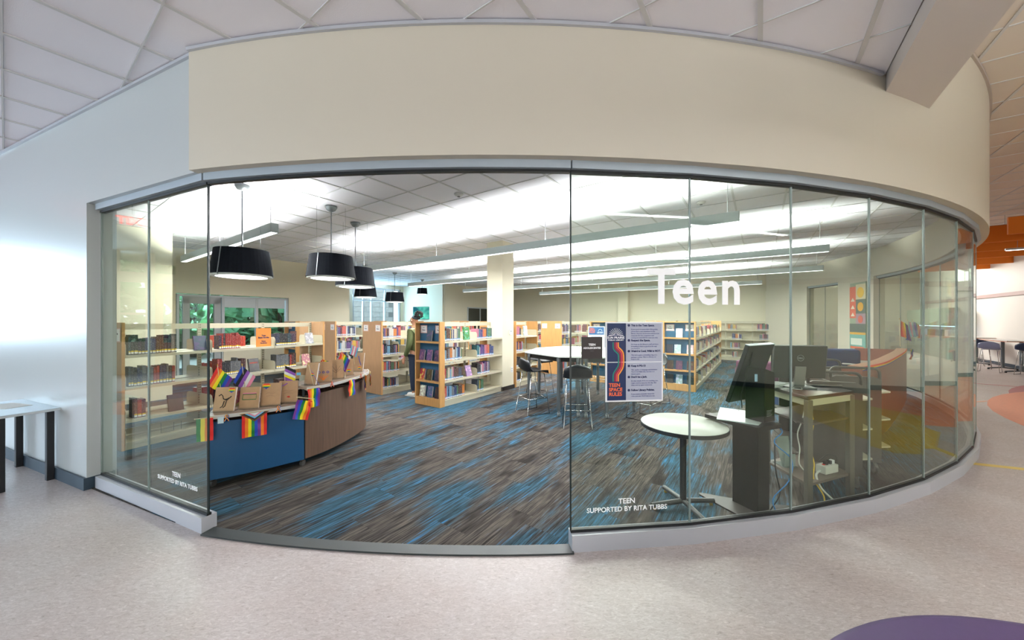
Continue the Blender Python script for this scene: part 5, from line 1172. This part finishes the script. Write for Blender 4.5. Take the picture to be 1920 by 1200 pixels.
e = empty('power_strip', (2.04, 2.765, .010), R_(12), 'grey power strip on the floor behind the kiosk', 'power strip'); MB().box(-.10, .10, -.025, .025, 0, .035).ob('housing', wc, e, bevel=.004)
for k in range(4): MB().box(-.08+k*.045, -.055+k*.045, -.012, .012, .035, .037).ob('socket', black, e)
for x in (-.05, .04): MB().cbox((x, 0, .05), (.03, .025, .03)).ob('plug', black, e)
dtop = mat('dark_grain_laminate', '4c443e', .3, noise=.15, nscale=6, stretch=(1, 14, 1))
TL = [(2.49, 2.98), (3.05, 3.20), (3.08, 3.70), (2.50, 3.48)]; tcx, tcy = 2.78, 3.34
e = empty('computer_table', (tcx, tcy, .008), 0, 'open metal-legged computer table behind the curved glass', 'table'); rel = [(x-tcx, y-tcy) for x, y in TL]
MB().prism([(x*1.10, y*1.08) for x, y in rel], .925, .955).ob('tabletop', dtop, e, bevel=.004); MB().path(rel+[rel[0]], .03, .87, .925).ob('apron_frame', mat('apron_cream', 'b9b49a', .4), e)
for x, y in rel: MB().cbox((x, y, .46), (.045, .045, .92)).ob('leg', steel2, e, bevel=.004)
MB().prism([(x*1.0, y*1.0) for x, y in rel], .19, .212).ob('lower_shelf', mat('shelf_grain', '62564e', .4), e)
MB().prism([(x*1.0, y*1.0) for x, y in rel], .70, .716).ob('cable_shelf', dtop, e)
def tp3(px, py, z): x, y, _ = fl(px, py, z); return (x, y, z)
me_ = empty('desktop_monitor', (2.70, 3.36, .965), R_(-8), 'grey-backed desktop monitor with round emblem, on the computer table', 'monitor')
MB().box(-.225, .225, -.02, .02, .09, .40).ob('screen_housing', mat('monitor_grey', '23231f', .4), me_, bevel=.008).rotation_euler = (R_(6), 0, 0); MB().box(-.215, .215, .02, .022, .10, .39).ob('screen', mat('screen_dark'), me_)
MB().slabx([(-.03, 0), (-.01, 0), (-.035, .2), (-.06, .2)], -.045, .045).ob('stand', mat('stand_grey', '74746f', .35), me_); MB().prism([(-.11, -.10), (.11, -.10), (.13, .08), (-.13, .08)], 0, .012).ob('stand_base', mat('stand_grey'), me_)
MB().tube([(.0+.028*math.cos(i*PI/8), -.052, .28+.028*math.sin(i*PI/8)) for i in range(16)], .0022, 5, True).ob('emblem_ring', steel, me_); text('DELL', .019, steel, me_, (0, -.053, .273), (PI/2, 0, 0), .0008, 'CENTER')
e = empty('keyboard', (2.52, 3.42, .965), R_(30), 'pale keyboard on the computer table behind the kiosk', 'keyboard'); MB().box(-.2, .2, -.07, .07, 0, .015).ob('tray', mat('key_grey', 'aab0a8', .5), e)
km = MB()
for r_ in range(4):
    for k in range(13): km.box(-.188+k*.029, -.164+k*.029, -.058+r_*.029, -.034+r_*.029, .015, .021)
tag(km.ob('keys', mat('key_cap', '7f857e', .6), e), kind='stuff')
for pts, lb in (([(2.62, 3.30, .97), (2.55, 3.22, .98), (2.50, 3.28, .972), (2.45, 3.36, .97)], 'white cable curled left of the monitor stand'), ([(2.66, 3.26, .975), (2.58, 3.16, .98), (2.56, 3.24, .972), (2.48, 3.24, .97)], 'second pale cable curled in front of the monitor stand')): cable(pts, wc, lb, .004)
e = empty('paper_sheet', (2.98, 3.42, .966), R_(-10), 'flat dark tray lying on the right end of the computer table', 'tray'); MB().box(-.16, .14, -.06, .06, 0, .012).ob('tray_base', black, e); MB().box(-.16, .14, -.06, -.05, .012, .02).ob('front_lip', steel2, e)
e.name = 'keyboard_tray'
e = empty('brochure_stand', (2.60, 3.40, .222), R_(5), 'empty clear acrylic brochure stand on the lower table shelf', 'holder')
MB().slabx([(-.06, 0), (-.055, 0), (.02, .26), (.015, .26)], -.065, .065).ob('back_sheet', mat('frosted_acrylic', '9aaaa6', .2, alpha=.55), e); MB().box(-.065, .065, -.09, .05, 0, .004).ob('base_sheet', mat('frosted_acrylic'), e); MB().box(-.055, .055, -.075, -.071, .004, .12).ob('pocket', mat('frosted_acrylic'), e)
e = empty('power_box', (2.86, 3.22, .222), R_(20), 'white multi-outlet power box on the lower table shelf', 'power strip'); MB().box(-.09, .09, -.04, .04, 0, .07).ob('housing', mat('power_white', 'd2d2ca', .4), e, bevel=.004)
MB().cbox((-.05, .0, .073), (.012, .02, .006)).ob('red_switch', FC['red'], e)
for x in (-.02, .03, .07): MB().cbox((x, 0, .085), (.025, .03, .03)).ob('plug', black if x < .05 else paper, e)
cable([(2.62, 3.16, .87), (2.65, 3.12, .72), (2.63, 3.12, .58), (2.61, 3.12, .50), (2.64, 3.10, .35), (2.62, 3.08, .22), (2.62, 2.98, .12), (2.58, 2.93, .02)], yec, 'yellow network cable hanging under the computer table', .0055)
cable([(2.66, 3.20, .87), (2.60, 3.18, .70), (2.56, 3.18, .58), (2.58, 3.18, .45), (2.56, 3.16, .32), (2.62, 3.14, .24)], wc, 'grey looped cable under the computer table', .005)
cable([(2.76, 3.18, .25), (2.66, 3.10, .24), (2.64, 3.02, .16), (2.72, 2.96, .06), (2.70, 2.94, .02)], wc, 'thick pale cable running from the power box to the floor', .008)
cable([(2.80, 3.24, .31), (2.84, 3.2, .38), (2.92, 3.2, .37), (2.95, 3.22, .31)], black, 'short black cable arching over the power box', .004)

cartm = mat('cart_dark', '3b342e', .4)
def book_cart(p, rz, label):
    e = empty('book_cart', p, rz, label, 'cart', 'dark book carts'); W_ = .42; L_ = .85
    for y in (0, L_):
        MB().slaby([(-W_/2, .12), (W_/2, .12), (W_/2, .98), (W_/2-.05, 1.0), (-W_/2+.05, 1.0), (-W_/2, .98)], y, y+.022).ob('end_panel', cartm, e)
        a0 = [(-W_/2+.01, y+.011, .98), (-W_/2+.01, y+.011, 1.03)]+[(-W_/2+.06-.05*math.cos(t), y+.011, 1.04+.05*math.sin(t)) for t in (.4, .8, 1.2, 1.57)]+[(W_/2-.06+.05*math.sin(t), y+.011, 1.04+.05*math.cos(t)) for t in (0, .4, .8, 1.2)]+[(W_/2-.01, y+.011, 1.03), (W_/2-.01, y+.011, .98)]
        MB().tube(a0, .014, 10).ob('handle', mat('handle_dark', '33322f', .35), e, True)
    for z in (.25, .53, .81):
        for s_ in (-1, 1):
            MB().slaby([(0, z-.02), (s_*.29, z+.035), (s_*.29, z+.05), (0, z-.005)] if s_ > 0 else [(0, z-.005), (s_*.29, z+.05), (s_*.29, z+.035), (0, z-.02)], .022, L_).ob('shelf', metal_c if s_ > 0 else cartm, e)
        MB().box(-.006, .006, .022, L_, z, z+.18).ob('divider', cartm, e)
    for x in (-W_/2+.04, W_/2-.04):
        for y in (.03, L_-.01):
            c = MB().cbox((x, y, .125), (.05, .05, .012)).box(x-.02, x-.015, y-.015, y+.03, .05, .12).box(x+.015, x+.02, y-.015, y+.03, .05, .12).ob('caster', chrome, e)
            MB().tube([(x-.012, y+.012, .056), (x+.012, y+.012, .056)], .056, 18).ob('wheel', mat('wheel_rubber'), c)
    return e
book_cart((3.09, 3.40, .008), R_(-22), 'dark book cart end-on, directly right of the computer table'); book_cart((3.60, 3.72, .008), R_(-22), 'dark book cart end-on with cream shelves, furthest along the curved glass')

# ------------------------------------------------------------------ far right of the room
def soft(name, p, rz, w_, d_, hs, hb, m, label, back=True):
    e = empty(name, p, rz, label, 'sofa'); MB().box(-w_/2, w_/2, -d_/2, d_/2, .12, hs).ob('seat', m, e, bevel=.04)
    if back: MB().box(-w_/2, w_/2, d_/2-.18, d_/2, .12, hb).ob('backrest', m, e, bevel=.05)
    for x in (-w_/2+.1, w_/2-.1):
        for y in (-d_/2+.1, d_/2-.1): MB().cbox((x, y, .06), (.04, .04, .12)).ob('leg', black, e)
    return e
soft('sofa', (6.1, 7.9, .008), R_(150), 1.9, .8, .44, .68, mat('plum_upholstery', '5e2d48', .7), 'long plum-coloured low sofa beyond the kiosk'); soft('booth_sofa', (4.95, 5.85, .008), R_(170), .95, .7, .46, 1.14, mat('blue_upholstery', '1d2d52', .75), 'high-backed navy blue sofa behind the desktop monitor')
e = empty('office_chair', (4.85, 5.25, .008), R_(120), 'white ribbed swivel chair beside the navy sofa', 'chair')
MB().box(-.2, .2, -.2, .2, .44, .48).ob('seat', mat('chair_grey', '9a9a94', .6), e, bevel=.02); m = MB()
for k in range(9): m.tube([(-.19, -.2-.012*k, .56+k*.045), (0, -.25-.012*k, .56+k*.045), (.19, -.2-.012*k, .56+k*.045)], .012, 6)
m.ob('backrest', mat('chair_white', 'd8d8d2', .5), e, True); MB().tube([(0, 0, .1), (0, 0, .44)], .025, 10).ob('column', steel, e)
for k in range(5): MB().tube([(0, 0, .1), (.27*math.cos(k*1.257), .27*math.sin(k*1.257), .06)], .016, 8).ob('leg', steel, e); MB().lathe([(.028, 0), (.028, .05)], (.27*math.cos(k*1.257), .27*math.sin(k*1.257), 0), 10).ob('caster', black, e)
e = empty('side_table', (4.45, 5.0, .008), 0, 'round pale blue side table with maple edge near the white chair', 'table'); MB().lathe([(.30, .61), (.30, .63), (0, .63)], n=32).ob('tabletop', mat('pale_blue_top', '9db4c4', .4), e); MB().lathe([(.303, .605), (.306, .62), (.303, .628)], n=32).ob('edge_band', wood, e); MB().lathe([(.02, .01), (.02, .61)], n=12).lathe([(.2, 0), (.2, .01), (0, .015)], n=24).ob('pedestal', steel, e)
redwood = mat('cherry_laminate', '7a4433', .35, noise=.12, nscale=3, stretch=(10, 10, .8))
D1 = smooth_pts([(4.28, 4.33), (5.1, 4.85), (6.2, 5.7), (7.2, 6.5), (7.9, 7.1)], 6); o0 = D1[0]; rel = [(x-o0[0], y-o0[1]) for x, y in D1]
e = empty('service_desk', (*o0, .008), 0, 'curved cherry-wood service desk edged with a rainbow ribbon, far right', 'desk')
MB().path(rel, .03, .05, .99, 1).ob('front_panel', redwood, e); MB().path(rel, .14, .99, 1.02, 1).ob('countertop', mat('desk_top', 'a8765c', .3), e)
for k, c in enumerate(('red', 'orange', 'yellow', 'blue')): MB().path([inset(rel, i, -.006) for i in range(len(rel))], .006, 1.018-.012*k-.012, 1.018-.012*k, 1).ob('ribbon_stripe', FC[c], e)
MB().path([inset(rel, i, .5) for i in range(12, len(rel))], .5, .70, .73, 0).ob('work_surface', mat('grey_surface', '8f8f88', .4), e)
MB().path([rel[-1], inset(rel, len(rel)-1, .75)], .03, 0, .99, 0).ob('side_panel', redwood, e); MB().path([rel[0], inset(rel, 0, .25)], .03, 0, .99, 0).ob('side_panel', redwood, e)
for k, (px, cols, hh, lb) in enumerate(((1688, RB, .58, 'rainbow flag on a stick standing on the service desk'), (1703, ['lblue', 'pink', 'white', 'violet', 'lblue'], .55, 'pastel striped stick flag in the middle of the service desk'), (1712, RB[::-1], .56, 'second rainbow stick flag on the service desk, furthest back'))):
    k_ = (px-960)/F; p_ = on_line(px, (6.9, 6.55), (8.2, 7.5)); e = empty('hand_flag', (*p_, 1.03), .2, lb, 'flag', 'stick flags on the service desk')
    MB().tube([(0, 0, 0), (-.02, 0, hh)], .006, 6).ob('staff', mat('flag_staff'), e); MB().lathe([(0, -.01), (.012, 0), (0, .02)], (-.02, 0, hh+.01), 8).ob('finial', mat('brass'), e)
    o = drape(cols, (.20, -.10) if k != 1 else (.14, -.02), (.05, -.34), .02).ob('cloth', [FC[c] for c in cols], e, True); o.location = (-.02, -.02, hh-.02)
e = empty('hanging_flag', (D1[-2][0]+.03, D1[-2][1]-.04, 1.02), R_(30), 'little rainbow flag hanging at the end of the service desk', 'flag'); flag_mesh(RB, .16, .2, 'x').ob('cloth', [FC[c] for c in RB], e, True); MB().tube([(0, 0, 0), (.16, 0, 0)], .004, 6).ob('staff', mat('flag_staff'), e)
# panel of coloured shapes painting in the glass reflection of an unseen mural
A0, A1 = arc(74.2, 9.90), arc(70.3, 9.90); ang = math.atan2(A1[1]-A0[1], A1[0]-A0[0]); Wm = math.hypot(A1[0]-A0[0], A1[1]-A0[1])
e = empty('mural_reflection', (A0[0], A0[1], .65), ang, 'tall panel of coloured blocks and circles painting the reflection of an unseen mural', 'picture')
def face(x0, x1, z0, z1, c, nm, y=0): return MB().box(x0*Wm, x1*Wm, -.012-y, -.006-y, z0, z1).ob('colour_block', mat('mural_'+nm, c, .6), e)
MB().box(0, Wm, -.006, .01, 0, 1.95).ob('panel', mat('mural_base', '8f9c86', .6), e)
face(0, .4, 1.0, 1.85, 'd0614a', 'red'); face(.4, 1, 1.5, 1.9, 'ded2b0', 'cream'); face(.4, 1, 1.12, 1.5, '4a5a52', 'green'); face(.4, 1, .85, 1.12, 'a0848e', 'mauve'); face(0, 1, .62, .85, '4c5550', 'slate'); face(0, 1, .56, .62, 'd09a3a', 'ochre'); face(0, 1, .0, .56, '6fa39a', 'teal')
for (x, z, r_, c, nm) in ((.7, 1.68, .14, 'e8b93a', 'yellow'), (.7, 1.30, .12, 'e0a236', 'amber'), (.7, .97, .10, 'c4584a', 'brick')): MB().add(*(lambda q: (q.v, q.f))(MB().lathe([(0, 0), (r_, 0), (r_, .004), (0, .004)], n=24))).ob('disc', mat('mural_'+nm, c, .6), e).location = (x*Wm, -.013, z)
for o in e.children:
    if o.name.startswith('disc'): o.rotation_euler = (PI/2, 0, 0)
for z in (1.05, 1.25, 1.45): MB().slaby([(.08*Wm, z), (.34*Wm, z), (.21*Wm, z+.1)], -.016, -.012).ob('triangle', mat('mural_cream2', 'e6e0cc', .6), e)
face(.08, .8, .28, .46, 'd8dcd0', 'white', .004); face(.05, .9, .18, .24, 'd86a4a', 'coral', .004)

# ------------------------------------------------------------------ hall on the right
bo = mat('orange_felt', 'dd7a1e', .8)
bf = [(11.6, 8.3, 3.60, .40, 3), (12.3, 9.2, 3.60, .42, 4), (13.4, 10.4, 3.58, .42, 5), (14.2, 11.6, 3.55, .38, 5), (15.4, 12.9, 3.52, .36, 5), (16.4, 14.0, 3.50, .34, 5)]
for i, (x, y, z, hh, ln) in enumerate(bf):
    e = empty('ceiling_baffle', (x, y, z), R_(-35), f'orange felt ceiling baffle, {ordn(i)} from the camera over the far tables' , 'baffle', 'orange ceiling baffles')
    MB().box(-.25*(i > 0), ln, -.03, .03, 0, hh).ob('felt_board', bo, e, bevel=.004); MB().box(.0, ln, -.008, .008, hh, hh+.012).ob('hanging_rail', steel, e)
    for k in (.3, ln*.5, ln-.3): MB().tube([(k, 0, hh), (k, 0, 4.27-z)], .004, 5).ob('suspension_cable', steel, e)
e = empty('linear_light', (13.0, 9.35, 3.42), R_(-35), 'slim white linear light between the orange baffles', 'light'); MB().box(0, 3, -.03, .03, .01, .06).ob('housing', mat('lamp_housing'), e); MB().box(.02, 2.98, -.025, .025, 0, .01).ob('diffuser', lampm, e); MB().tube([(.2, 0, .06), (.2, 0, .84)], .004, 5).tube([(2.8, 0, .06), (2.8, 0, .84)], .004, 5).ob('suspension_cable', steel, e)
struct('brace', MB().tube([rm(6.5, -6.85, 2.6), rm(4.0, -6.85, 4.25)], .09, 4), mat('hall_wall'))
navys = mat('navy_seat', '1c2b4c', .5); lil = mat('lilac_seat', '8f93b4', .3)
def hall_table(p, rz, label):
    e = empty('cafe_table', p, rz, label, 'table', 'tall cafe tables in the hall'); MB().box(-.75, .75, -.36, .36, .955, .98).ob('tabletop', mat('table_white'), e); MB().box(-.76, .76, -.37, .37, .94, .955).ob('edge_band', mat('orange_edge', 'd0763a', .5), e)
    for x in (-.5, .5):
        MB().lathe([(.04, .06), (.04, .94)], (x, 0, 0), 14).ob('column', mat('leg_grey'), e, 2); MB().tube([(x, -.3, .04), (x, 0, .075), (x, .3, .04)], .022, 8).ob('foot_bar', mat('leg_grey'), e)
        for y in (-.29, .29): MB().lathe([(.025, 0), (.025, .04)], (x, y, 0), 10).ob('caster', black, e)
hall_table((15.5, 11.0, 0), PI/2-TH, 'tall white cafe table with orange edge, nearer one by the hall wall'); hall_table((16.9, 13.1, 0), PI/2-TH, 'tall white cafe table with orange edge, further one by the hall wall')
for x, y, rz, mt_, lb in ((14.75, 10.95, -60, lil, 'translucent lilac stool at the nearer cafe table'), (15.55, 11.75, -55, navys, 'navy stool behind the lilac one'), (15.9, 10.75, 120, navys, 'navy stool on the wall side of the nearer cafe table'), (14.95, 10.25, -70, navys, 'navy stool nearest the camera at the cafe tables'), (16.3, 12.5, -50, navys, 'navy stool at the further cafe table')):
    stool((x, y, 0), R_(rz), lb, mt_, 'cafe stools in the hall', .70)
# staff counter beyond the far glazing
cp = rm(24.4, -6.55)
e = empty('staff_counter', cp, PI/2-TH, 'staff work counter with wall cabinets and blue-white light under them', 'counter'); MB().box(-2.5, 2.5, -.3, .3, 0, .86).ob('base_cabinet', mat('cab_grey', '7f8a84', .5), e); MB().box(-2.55, 2.55, -.33, .3, .86, .9).ob('worktop', mat('desk_top'), e)
MB().box(-2.5, 2.5, -.0, .3, 1.35, 2.1).ob('wall_cabinet', mat('cab_green', '8d9f8e', .5), e); MB().box(-2.4, 2.4, .02, .1, 1.325, 1.35).ob('task_lamp', emis('task_blue', 'a8dcff', 6), e)
for k in range(5): MB().box(-2.4+k*.98, -1.45+k*.98, -.012, 0, 1.36, 2.09).ob('cabinet_door', mat('cab_green'), e)
for i, (x, c) in enumerate(((-1.6, 'd8d8d8'), (-.6, '2a3a4a'), (.3, '8a6a3a'), (1.3, 'c8d4dc'))):
    q = empty('desk_box', (cp[0]+U[0]*x, cp[1]+U[1]*x, .9), PI/2-TH, ('white box on the staff counter', 'dark monitor-sized box on the staff counter', 'brown parcel on the staff counter', 'pale blue container on the staff counter')[i]+' under the cabinet light', 'box'); MB().box(-.18, .18, -.12, .12, 0, .28).ob('carton', mat('carton%d' % i, c, .6), q, bevel=.01); MB().box(-.182, .182, -.02, .02, .28, .283).ob('tape', paper, q)
e = empty('wall_sconce', rm(15.0, -6.92, 2.9), PI/2-TH, 'small square sconce glowing on the hall wall beyond the glass', 'lamp'); MB().box(-.09, .09, -.12, 0, -.16, .16).ob('housing', black, e); MB().box(-.08, .08, -.11, -.02, .16, .165).box(-.08, .08, -.11, -.02, -.165, -.16).ob('lens', lampm, e)

# ------------------------------------------------------------------ hall near the camera
e = empty('console_table', (-5.06, 3.60, 0), -R_(23), 'narrow grey-topped table with black legs against the left wall', 'table')
MB().box(-.50, .50, -.21, .17, .695, .72).ob('tabletop', mat('grey_speckle_top', '8d979c', .3, noise=.1, nscale=90), e, bevel=.003); MB().box(-.50, .50, -.212, -.209, .697, .718).box(.499, .502, -.21, .17, .697, .718).ob('edge_band', mat('edge_pale', 'c6cdcf', .4), e)
for x in (-.41, .41):
    for y in (-.165, .125): MB().cbox((x, y, .347), (.05, .05, .695)).ob('leg', mat('leg_black', '14161a', .5), e, bevel=.004)
for x, y, r_, lb in ((-.12, -.01, .12, 'white leaflet sheet lying on the left wall table'), (-.36, -.10, -.1, 'smaller leaflet near the front edge of the left wall table')):
    q = Vector((x, y, 0)); q.rotate(Matrix.Rotation(-R_(23), 3, 'Z')); f = MB().box(-.17 if x > -.2 else -.1, .2 if x > -.2 else .1, -.09, .09, 0, .002).ob('leaflet', mat('leaflet_paper', 'e4e0d6', .5)); xf(f, (-5.06+q.x, 3.60+q.y, .7205), -R_(23)+r_); tag(f, lb, 'paper')
ott = mat('purple_vinyl', '54406a', .5, noise=.03, nscale=40)
e = empty('ottoman', (1.646, .218, 0), 0, 'large round purple ottoman at the lower right edge of the hall', 'ottoman')
MB().lathe([(0, .45), (1.15, .45), (1.172, .444), (1.183, .43), (1.185, .41), (1.185, .14), (1.17, .12), (0, .12)], n=128).ob('cushion', ott, e, 2)
MB().lathe([(1.05, 0), (1.05, .12)], n=64).ob('plinth', black, e, 2)
